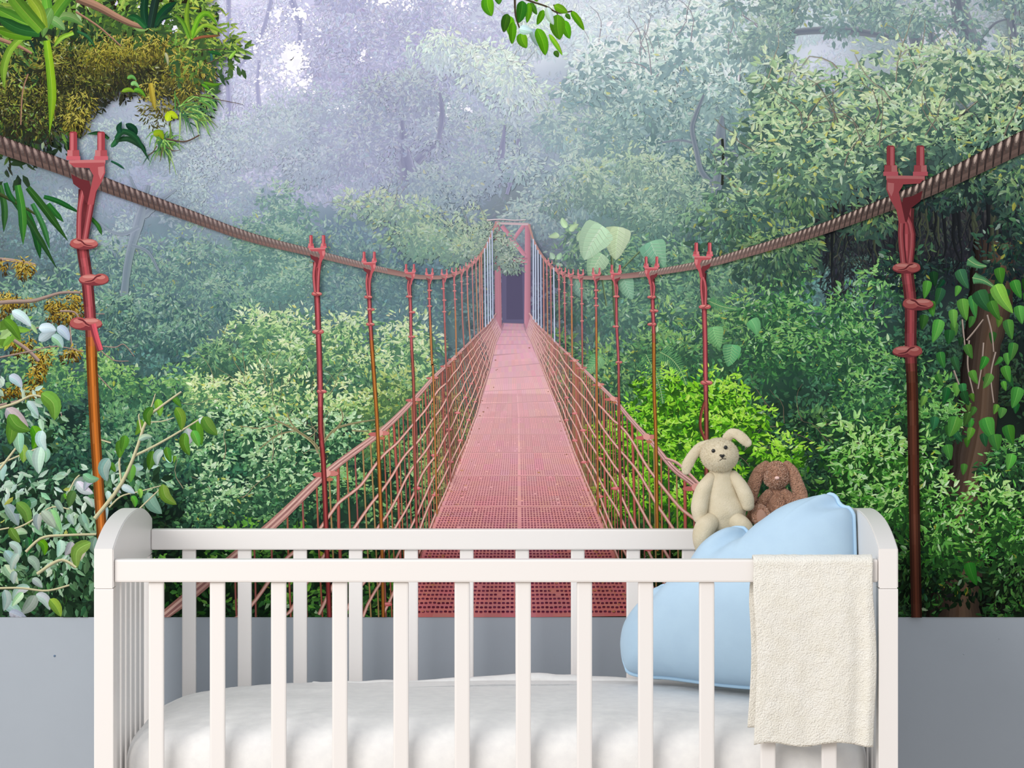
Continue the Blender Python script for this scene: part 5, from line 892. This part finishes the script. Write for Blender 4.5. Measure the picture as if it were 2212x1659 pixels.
# sprig from above
sprig = trace('leaf_sprig', 'bright green leafy sprig hanging into the top centre', BS + 5, [[(1112, -60), (1112, 0), (1114, 34), (1122, 60)], [(1112, -10), (1150, 4), (1180, 14), (1206, 28), (1236, 24)], [(1196, 10), (1206, 36)], [(1122, 60), (1140, 66), (1160, 66)]], [(5, 3), (4, 3), (3, 2), (3, 2)], (70, 60, 44))
SG = [((98, 172, 30), (150, 206, 70), (74, 142, 24)), ((64, 122, 30), (110, 160, 60), (46, 98, 26)), ((142, 204, 44), (186, 226, 96), (104, 174, 32)), ((196, 214, 220), (222, 232, 234), (150, 186, 160))]
for x, y, tx, ty, wd, c in ((1128, 2, 1120, 50, 24, 1), (1142, 6, 1138, 50, 15, 0), (1146, 6, 1160, 32, 13, 1), (1174, 22, 1160, 54, 15, 0), (1197, 12, 1226, 28, 18, 2), (1204, 32, 1209, 86, 34, 0), (1216, 44, 1230, 84, 22, 0), (1234, 24, 1262, 66, 15, 0), (1160, 62, 1178, 120, 25, 0), (1186, 74, 1215, 120, 11, 2), (1126, 72, 1138, 104, 24, 0), (1198, 110, 1206, 124, 12, 1), (1052, -6, 1062, 35, 28, 0), (1096, 30, 1088, 70, 20, 1), (1098, 34, 1104, 82, 22, 0), (1108, 48, 1106, 96, 18, 0), (1182, 16, 1196, 54, 17, 3), (1122, 62, 1150, 68, 22, 3), (1148, 62, 1162, 100, 19, 3), (1222, 30, 1232, 42, 10, 1), (1076, -20, 1078, 10, 20, 1), (1150, -30, 1160, 4, 20, 0)):
    blade(sprig, BS + 5.4, [(x, y), ((x + tx) / 2 + rng.normal(0, 2), (y + ty) / 2), (tx, ty)], wd, SG[c], 'oval', 10)
finish_print()
# ================================================================ the cot
XL, XR = -.6134, .5643                                     # inner faces of the end panels
XC = (XL + XR) / 2
PT = .030                                                  # their thickness
Y0, Y1 = -.015, .612
Z_RT, Z_RB = .8543, .8193                                  # top and bottom of the long rails
cot = empty('cot', (0, 0, 0), 'white slatted wooden baby cot with arched end panels in front of the mural', 'cot')
def arch(y):
    u = abs((y - (Y0 + Y1) / 2) / ((Y1 - Y0) / 2))
    return .8715 + .0345 * (1 - u ** 2.4)
for s in (-1, 1):
    bm = bmesh.new()                                       # solid arched head board
    ys = np.linspace(Y0, Y1, 41); XI = XL if s < 0 else XR; xa, xb = XI, XI + s * PT
    prof = [(Y0, .8105)] + [(y, arch(y)) for y in ys] + [(Y1, .8105)]
    ring_mesh(bm, [[(xa, y, z) for y, z in prof], [(xb, y, z) for y, z in prof]])
    bmesh.ops.recalc_face_normals(bm, faces=bm.faces)
    ed = [e for e in bm.edges if len(e.link_faces) == 2 and any(len(f.verts) > 4 for f in e.link_faces)]
    bmesh.ops.bevel(bm, geom=ed, offset=.0016, segments=2, affect='EDGES')
    mesh_obj('end_panel', bm, M_COT, cot)
    for y0, y1 in ((Y0, .032), (.565, Y1)):
        bm = bmesh.new(); x0, x1 = sorted((xa, xb)); box(bm, x0, x1, y0, y1, .0, .8100, .0014)
        mesh_obj('leg', bm, M_COT, cot)
    bm = bmesh.new(); x0, x1 = sorted((XI + s * .004, XI + s * (PT - .004))); box(bm, x0, x1, .032, .565, .40, .435, .002)
    mesh_obj('end_rail', bm, M_COT, cot)
    for k in range(6):
        yc = .105 + .078 * k
        bm = bmesh.new(); x0, x1 = sorted((XI + s * .005, XI + s * .02)); box(bm, x0, x1, yc - .026, yc + .026, .435, .8105, .003)
        mesh_obj('slat', bm, M_COT, cot)
EPS = .0004
for nm, yf, yb in (('front_rail', -.0075, .0165), ('back_rail', .5835, .6075)):
    bm = bmesh.new(); box(bm, XL + EPS, XR - EPS, yf, yb, Z_RB, Z_RT, .003)
    mesh_obj(nm, bm, M_COT, cot)
    bm = bmesh.new(); box(bm, XL + EPS, XR - EPS, yf, yb, .395, .435, .003)
    mesh_obj(nm.replace('rail', 'bottom_rail'), bm, M_COT, cot)
for yf in (0.0, .5915):
    for k in range(12):
        xc = (337.2 + 132.2 * k - CX) / 1400
        bm = bmesh.new(); box(bm, xc - .0118, xc + .0118, yf, yf + .013, .435, Z_RB, .0028)
        mesh_obj('slat', bm, M_COT, cot)
bm = bmesh.new(); box(bm, XL + .004, XR - .004, .022, .578, .405, .425, .002)
mesh_obj('mattress_base', bm, M_COT, cot)

# ---------------------------------------------------------------- mattress
def vnoise(p, s, seed=0.0):
    return mnoise.noise(Vector((p[0] * s + seed, p[1] * s - seed, p[2] * s + 2 * seed)))
mat_c = Vector((XC, .30, .512)); hx, hy, hz = .5872, .274, .0865
bm = bmesh.new()
NU, NV = 140, 56
rings = []
def spow(v, e): return math.copysign(abs(v) ** e, v)
for i in range(1, NV):
    ph = -math.pi / 2 + math.pi * i / NV
    ring = []
    for j in range(NU):
        th = 2 * math.pi * j / NU
        cp = spow(math.cos(ph), .30)
        x = hx * cp * spow(math.cos(th), .24); y = hy * cp * spow(math.sin(th), .34); z = hz * spow(math.sin(ph), .62)
        if z > 0:
            crown_ = .016 * math.cos(min(1, abs(x / hx)) * math.pi / 2) * (y / hy * .5 + .5)
            wr = .004 * vnoise((x * .5 + y, y, 0), 9, 3.1) + .002 * vnoise((x + y, y - x, 0), 26, 1.7)
            z += crown_ + wr
        ring.append(mat_c + Vector((x, y, z)))
    rings.append(ring)
ring_mesh(bm, rings)
mattress = mesh_obj('mattress', bm, M_SHEET, smooth=True, label='plump white linen mattress lying inside the slatted cot', cat='mattress')
def top_z(x, y):
    """height of the mattress top"""
    best = .585
    u, v = min(1, abs((x - XC) / hx)), min(1, abs((y - .3) / hy))
    e = max(0, 1 - max(u ** 5, v ** 4))
    return mat_c.z + hz * e ** .3 + .016 * math.cos(u * math.pi / 2) * ((y - .3) / hy * .5 + .5)
def cloth_roll(name, pts, rad, label=None):
    bm = bmesh.new(); limb(bm, pts, rad, 60, 14, .55, (0, 0, 1))
    for v in bm.verts:
        v.co += Vector((0, 1, 1)) * .004 * vnoise(v.co, 22, 5.0)
    return mesh_obj(name, bm, M_SHEET, mattress, smooth=True, label=label)
cloth_roll('sheet_fold', [(x, .50 + .012 * math.sin(x * 9), top_z(x, .50) + .002 + .003 * math.sin(x * 14 + 1)) for x in np.linspace(-.33, .52, 10)], [.006, .011, .014, .016, .018, .018, .016, .016, .016, .008], 'rumpled fold of sheet along the back edge')
cloth_roll('sheet_fold', [(x, .395 + .03 * math.sin(x * 6), top_z(x, .40) - .001) for x in np.linspace(.25, .54, 8)], [.003, .009, .016, .021, .022, .021, .016, .01], 'rumpled fold of sheet in front of the pillow')

# ---------------------------------------------------------------- cloud pillow
out_px = [(1783, 1063), (1741, 1070), (1700, 1085), (1672, 1105), (1648, 1124), (1628, 1150), (1619, 1150), (1606, 1138), (1584, 1133), (1562, 1138), (1540, 1150), (1516, 1171),
          (1497, 1200), (1478, 1232), (1458, 1258), (1446, 1262), (1428, 1259), (1408, 1266), (1388, 1286), (1359, 1320), (1340, 1352), (1333, 1385), (1335, 1414), (1343, 1438), (1357, 1454),
          (1390, 1463), (1440, 1466), (1500, 1474), (1560, 1482), (1630, 1488), (1700, 1490), (1760, 1482), (1800, 1462), (1815, 1425), (1822, 1370), (1833, 1310), (1845, 1255), (1852, 1200), (1853, 1150),
          (1847, 1115), (1837, 1097), (1822, 1090), (1815, 1086), (1808, 1073), (1796, 1065)]
def closed(pts, n):
    P = list(pts); k = 3
    Q = spline(P[-k:] + P + P[:k], n * (len(P) + 2 * k - 1) // len(P) + 1)
    t = np.linspace(0, len(P) + 2 * k - 1, len(Q))
    m = (t >= k) & (t < k + len(P))
    return Q[m]
O2 = closed(out_px, 160)
_t = np.roll(O2, -1, 0) - np.roll(O2, 1, 0); _n = np.stack([-_t[:, 1], _t[:, 0]], -1); _n /= np.linalg.norm(_n, axis=1)[:, None]
if ((O2 - O2.mean(0)) * _n).sum() < 0: _n = -_n
O2 = O2 - _n * (np.clip(_n @ np.array((-.86, -.5)), 0, 1) * 11 + 3.5)[:, None]   # the seam sits behind the bulge on the upper left
nrm = np.array((-.42, -.85, .30)); nrm /= np.linalg.norm(nrm)
P0 = np.array(at(1598, 1300, .385)); EYE = np.array((0, CAM_Y, CAM_Z))
def pil(px, py):
    d = np.array(at(px, py, .4)) - EYE                      # onto the slanted plane the pillow leans in
    return EYE + d * (np.dot(P0 - EYE, nrm) / np.dot(d, nrm))
OUT = np.array([pil(*q) for q in O2]); CEN = np.array(pil(1598, 1300)); OUT[:, 0] = np.minimum(OUT[:, 0], XR - .0065)
creases = [((1621, 1153), (1548, 1232)), ((1452, 1262), (1402, 1340)), ((1816, 1089), (1770, 1105))]
CR = [(np.array(pil(*a)), np.array(pil(*b))) for a, b in creases]
def seg_d(p, a, b):
    t = np.clip(np.dot(p - a, b - a) / np.dot(b - a, b - a), 0, 1)
    return np.linalg.norm(p - a - t * (b - a)), t
SM = OUT.copy()
for _ in range(60): SM = (np.roll(SM, 1, 0) + SM + np.roll(SM, -1, 0)) / 3
bm = bmesh.new()
RS = [1.0, .985, .96, .92, .87, .8, .72, .62, .5, .36, .2, .08]
def pil_pt(p, r, side, sm):
    p = sm + (p - sm) * r ** 2.2
    h = (1 - r ** 3.4) ** .5
    q = CEN + (p - CEN) * r
    T = .088 if side > 0 else .075
    hh = T * h
    for a, b in CR:
        d, t = seg_d(q, a, b)
        hh -= (.040 * (1 - .85 * t)) * math.exp(-(d / .013) ** 2) * min(1, h * 2.2)
    hh += .003 * vnoise(q, 14, 2) * h
    v = Vector(q + (nrm if side > 0 else -nrm * .9) * max(hh, 0))
    v.x = min(v.x, XR - .0025); return v                    # pressed flat where it meets the end panel
rings = [[pil_pt(p, r, -1, q) for p, q in zip(OUT, SM)] for r in RS[::-1]] + [[pil_pt(p, r, 1, q) for p, q in zip(OUT, SM)] for r in RS[1:]]
ring_mesh(bm, rings)
pillow = mesh_obj('cloud_pillow', bm, M_PILLOW, smooth=True, label='large sky blue cloud shaped pillow propped in the right end of the cot', cat='pillow')
bm = bmesh.new(); n = len(OUT); rr = []
for i in range(n):
    t = OUT[(i + 1) % n] - OUT[i - 1]; t /= np.linalg.norm(t)
    a = np.cross(t, nrm); a /= np.linalg.norm(a); b = np.cross(a, t)
    rr.append([Vector(OUT[i] + a * .001 + .0034 * (math.cos(q) * a + math.sin(q) * b)) for q in np.linspace(0, 2 * math.pi, 8, endpoint=False)])
ring_mesh(bm, rr + [rr[0]], cap=False)
bmesh.ops.remove_doubles(bm, verts=bm.verts, dist=1e-6)
mesh_obj('piping', bm, M_PIPING, pillow, smooth=True)

# ---------------------------------------------------------------- plush rabbits
def fuzz(owner, meshes, n, length, cols, seed, droop=0.0, width=.00035):
    """short pile standing out of the cloth"""
    rng = np.random.default_rng(seed)
    V, N, W = [], [], []
    for o in meshes:
        me = o.data; me.calc_loop_triangles()
        co = np.empty(len(me.vertices) * 3); me.vertices.foreach_get('co', co); co = co.reshape(-1, 3)
        tr = np.empty(len(me.loop_triangles) * 3, int); me.loop_triangles.foreach_get('vertices', tr); tr = tr.reshape(-1, 3)
        nv = np.empty(len(me.vertices) * 3); me.vertices.foreach_get('normal', nv); nv = nv.reshape(-1, 3)
        A = co[tr]; V.append(A); N.append(nv[tr].mean(1))
        W.append(np.linalg.norm(np.cross(A[:, 1] - A[:, 0], A[:, 2] - A[:, 0]), axis=1))
    V, N, W = np.concatenate(V), np.concatenate(N), np.concatenate(W)
    k = rng.choice(len(V), n, p=W / W.sum())
    u, v = rng.random(n), rng.random(n); f = u + v > 1; u[f], v[f] = 1 - u[f], 1 - v[f]
    P = V[k, 0] + u[:, None] * (V[k, 1] - V[k, 0]) + v[:, None] * (V[k, 2] - V[k, 0])
    D = N[k] / np.maximum(np.linalg.norm(N[k], axis=1), 1e-9)[:, None] + rng.normal(0, .45, (n, 3)); D[:, 2] -= droop
    D /= np.linalg.norm(D, axis=1)[:, None]
    L = length * rng.uniform(.5, 1.1, n)[:, None]
    S = np.cross(D, rng.normal(0, 1, (n, 3))); S /= np.linalg.norm(S, axis=1)[:, None]
    co = np.stack([P - S * width, P + S * width, P + D * L], 1).reshape(-1, 3)
    me = bpy.data.meshes.new('plush_pile')
    me.vertices.add(3 * n); me.vertices.foreach_set('co', co.ravel())
    me.loops.add(3 * n); me.loops.foreach_set('vertex_index', np.arange(3 * n))
    me.polygons.add(n); me.polygons.foreach_set('loop_start', np.arange(0, 3 * n, 3))
    me.update()
    c = s2l(np.array(cols)[rng.integers(0, len(cols), n)])
    at_ = me.attributes.new('ink', 'FLOAT_COLOR', 'FACE')
    at_.data.foreach_set('color', np.concatenate([c, np.ones((n, 1))], 1).ravel())
    me.materials.append(M_FUZZ)
    return link(bpy.data.objects.new('plush_pile', me), owner, kind='stuff')

YR = .503
def loc(px, py, y, base): return np.array(at(px, py, y)) - np.array(base)

# cream rabbit
b0 = at(1560, 1140, YR)
cream = empty('plush_rabbit', b0, 'cream plush rabbit with floppy ears sitting left of the brown rabbit', 'soft toy', 'plush rabbits on the pillow')
def L1(px, py, dy=0.0): return loc(px, py, YR + dy, b0)
soft = []
bm = bmesh.new()                                           # torso: narrow shoulders, round tummy
limb(bm, [L1(1558, 1027), L1(1556, 1050), L1(1557, 1080), L1(1563, 1106), L1(1566, 1120)], [.021, .0265, .0335, .0385, .0355], 26, 28, .75, (0, 1, 0))
soft.append(mesh_obj('torso', bm, M_PLUSH, cream, smooth=True))
bm = bmesh.new(); c = L1(1554, 983, -.012)
ball(bm, c, (.0322, .030, .0285), 32)
for v in bm.verts:
    d = v.co - Vector(c); v.co.x += d.z * -.10; v.co.z += d.x * .06
    if d.y < -.01: v.co.y -= .004 * math.exp(-((d.x - .004) / .012) ** 2 - ((d.z + .006) / .010) ** 2)
soft.append(mesh_obj('head', bm, M_PLUSH, cream, smooth=True))
bm = bmesh.new(); limb(bm, [L1(1536, 1032, -.006), L1(1519, 1060, -.014), L1(1511, 1095, -.02), L1(1512, 1118, -.022)], [.010, .0135, .0145, .0115], 20, 18)
soft.append(mesh_obj('arm', bm, M_PLUSH, cream, smooth=True))
bm = bmesh.new(); limb(bm, [L1(1584, 1027, -.004), L1(1600, 1050, -.012), L1(1612, 1075, -.016), L1(1616, 1092, -.016)], [.009, .0115, .0125, .0105], 20, 18)
soft.append(mesh_obj('arm', bm, M_PLUSH, cream, smooth=True))
bm = bmesh.new(); limb(bm, [L1(1532, 1128, -.02), L1(1523, 1140, -.032), L1(1517, 1160, -.036), L1(1518, 1185, -.030)], [.0165, .0175, .0165, .013], 20, 20)
soft.append(mesh_obj('leg', bm, M_PLUSH, cream, smooth=True))
bm = bmesh.new(); limb(bm, [L1(1590, 1126, -.016), L1(1603, 1136, -.024), L1(1611, 1150, -.024), L1(1610, 1172, -.018)], [.0155, .0155, .0145, .012], 20, 20)
soft.append(mesh_obj('leg', bm, M_PLUSH, cream, smooth=True))
ears = []
bm = bmesh.new(); limb(bm, [L1(1530, 958, .0), L1(1512, 967, .0), L1(1496, 985, -.004), L1(1485, 1005, -.006), L1(1482, 1017, -.006)], [.0065, .0085, .009, .0095, .0075], 24, 16, .6)
ears.append(mesh_obj('ear', bm, M_PLUSH, cream, smooth=True))
bm = bmesh.new(); limb(bm, [L1(1571, 946, -.002), L1(1580, 937, -.006), L1(1592, 938, -.010), L1(1605, 948, -.012), L1(1615, 957, -.012)], [.0085, .0085, .0085, .009, .0075], 24, 16, .6)
ears.append(mesh_obj('ear', bm, M_PLUSH, cream, smooth=True))
for px, py in ((1541, 974), (1567.5, 966.5)):
    bm = bmesh.new(); ball(bm, L1(px, py, -.0395), (.0033, .0022, .0033), 14)
    mesh_obj('eye', bm, M_BLACK, cream, smooth=True)
bm = bmesh.new(); c = L1(1560, 985, -.047)                 # heart shaped nose
R0 = []
for t in np.linspace(0, 2 * math.pi, 24, endpoint=False):
    hxx = 16 * math.sin(t) ** 3; hzz = 13 * math.cos(t) - 5 * math.cos(2 * t) - 2 * math.cos(3 * t)
    R0.append((hxx * .00027, hzz * .00024))
ring_mesh(bm, [[Vector(c) + Vector((x * k, y, z * k)) for x, z in R0] for k, y in ((1, .004), (1, .0005), (.75, -.0012), (.3, -.0018))])
mesh_obj('nose', bm, M_BLACK, cream, smooth=True)
bm = bmesh.new()
for pts in ([(1560, 988), (1560.5, 991)], [(1560.5, 991), (1557, 993), (1554.5, 994.5)], [(1560.5, 991), (1564, 991.5), (1568, 991)]):
    limb(bm, [L1(a, b_, -.0452) for a, b_ in pts], [.0005] * len(pts), 8, 6)
mesh_obj('mouth', bm, M_THREAD, cream)
fuzz(cream, soft, 26000, .0022, [(216, 204, 178), (226, 216, 192), (202, 190, 162)], 4)
fuzz(cream, ears, 14000, .0056, [(226, 216, 196), (236, 228, 212), (206, 194, 170)], 5)

# brown rabbit
YR = .546
b1 = at(1676, 1150, YR)
brown = empty('plush_rabbit', b1, 'small brown curly plush rabbit behind the blue cloud pillow', 'soft toy', 'plush rabbits on the pillow')
def L2(px, py, dy=0.0): return loc(px, py, YR + dy, b1)
soft = []
bm = bmesh.new(); limb(bm, [L2(1679, 1056), L2(1677, 1080), L2(1674, 1105), L2(1672, 1124)], [.014, .0215, .0262, .0255], 24, 24, .85)
soft.append(mesh_obj('torso', bm, M_BROWN, brown, smooth=True))
bm = bmesh.new(); c = L2(1677, 1026, -.010); ball(bm, c, (.0208, .0215, .0232), 28)
for v in bm.verts:
    d = v.co - Vector(c)
    if d.y < 0: v.co.y -= .007 * math.exp(-((d.x - .001) / .009) ** 2 - ((d.z + .009) / .010) ** 2)
    if d.z < 0: v.co.x = c[0] + d.x * (1 + .18 * min(1, -d.z / .014))
soft.append(mesh_obj('head', bm, M_BROWN, brown, smooth=True))
for pts in ([(1655, 1004), (1640, 1020), (1629, 1046), (1621, 1072), (1620, 1077)], [(1699, 1004), (1711, 1020), (1721, 1045), (1728, 1065), (1731, 1078)]):
    bm = bmesh.new(); limb(bm, [L2(a, b_, -.008 - .002 * i) for i, (a, b_) in enumerate(pts)], [.0075, .0105, .0115, .0122, .0118], 22, 18, .7)
    soft.append(mesh_obj('ear', bm, M_BROWN, brown, smooth=True))
for pts in ([(1661, 1066), (1645, 1086), (1629, 1108), (1622, 1121)], [(1694, 1064), (1708, 1078), (1718, 1094), (1722, 1104)]):
    bm = bmesh.new(); limb(bm, [L2(a, b_, -.010) for a, b_ in pts], [.008, .0098, .0102, .0092], 20, 16)
    soft.append(mesh_obj('arm', bm, M_BROWN, brown, smooth=True))
feet = []
for q, pts in enumerate(([(1664, 1124, -.012), (1652, 1120, -.026), (1645, 1114, -.040)], [(1684, 1132, -.012), (1700, 1132, -.022), (1708, 1130, -.030)])):
    bm = bmesh.new()
    limb(bm, [L2(*p) for p in pts], [.012, .0125, .0125], 14, 16)
    lg = mesh_obj('leg', bm, M_BROWN, brown, smooth=True); soft.append(lg)
    px, py, dy = pts[-1]
    bm = bmesh.new(); ball(bm, L2(px, py + 4, dy - .004), (.0155, .0085, .0225), 20, Matrix.Rotation(math.radians(-14), 4, 'Y'))
    ft = mesh_obj('foot', bm, M_BROWN, lg, smooth=True); feet.append(ft)
    bm = bmesh.new(); ball(bm, L2(px + 1, py + 6, dy - .0112), (.0092, .0034, .0160), 18, Matrix.Rotation(math.radians(-14), 4, 'Y'))
    mesh_obj('paw_pad', bm, M_PAW, lg, smooth=True, label='smooth suede foot sole')
bm = bmesh.new(); ball(bm, L2(1678.5, 1032.5, -.0385), (.0042, .003, .0030), 14)
mesh_obj('nose', bm, M_PINK, brown, smooth=True, label='pale pink stitched nose')
fuzz(brown, soft, 42000, .0017, [(196, 150, 126), (240, 206, 182), (160, 118, 96), (118, 82, 64), (250, 222, 202)], 6, 0, .0006)

fuzz(brown, feet, 3000, .0018, [(236, 200, 178), (250, 222, 202), (206, 162, 138)], 8, 0, .0005)

# ---------------------------------------------------------------- ivory blanket over the front rail
x_l, x_r = at(1628, 1300, -.02).x, at(1886, 1300, -.02).x
path = []                                                  # (y, z) over the rail, from the front hem to the back hem
zf, zb = at(0, 1609, -.02).z, at(0, 1572, .02).z
for t in np.linspace(0, 1, 74): path.append((-.0135, zf + (.8500 - zf) * t))
for a in np.linspace(180, 0, 14)[1:-1]: path.append((.0045 + .018 * math.cos(math.radians(a)), .8500 + .0095 * math.sin(math.radians(a))))
for t in np.linspace(0, 1, 60): path.append((.0225, .8500 + (zb - .8500) * t))
bm = bmesh.new(); G = []; nx = 90
for k, (y, z) in enumerate(path):
    row = []
    front = k < 74
    hang = min(1, max(0, (.842 - z) / .06))
    down = min(1, max(0, (.85 - z) / .29))
    for i in range(nx):
        u = i / (nx - 1); x = x_l + (x_r - x_l) * u
        fold = .0055 * math.exp(-((u - .955) / .035) ** 2) - .004 * math.exp(-((u - .855) / .05) ** 2) + .0025 * math.sin(u * 9 + 1.0) + .002 * math.exp(-((u - .35) / .09) ** 2)
        yy = y + (-1 if front else 1) * hang * (abs(fold) * (.5 + .5 * down) + .0005) if not front else y - hang * (fold * (.5 + .5 * down) + .0035)
        if not front: yy = y + hang * .0015
        xx = x + (.0035 * math.sin(z * 20) * hang) + (-.0045 * hang if not front else .0) + (.004 * down * max(0, 1 - u / .3) if front else 0) + .003 * down * max(0, (u - .6) / .4)
        zz = z + (.0035 * math.sin(u * 11) * down if k < 8 else 0)
        b_ = .0008 * vnoise((xx, zz, yy), 90, 7)
        row.append(bm.verts.new((xx, yy - (b_ if front else -b_), zz + (b_ if 74 <= k < 86 else 0))))
    G.append(row)
for a, b_ in zip(G, G[1:]):
    for i in range(nx - 1): bm.faces.new((a[i], a[i + 1], b_[i + 1], b_[i]))
blanket = mesh_obj('baby_blanket', bm, M_BLANKET, smooth=True, label='ivory terry baby blanket draped over the right end of the front rail', cat='blanket')
sd = blanket.modifiers.new('thick', 'SOLIDIFY'); sd.thickness = .0032; sd.offset = 0
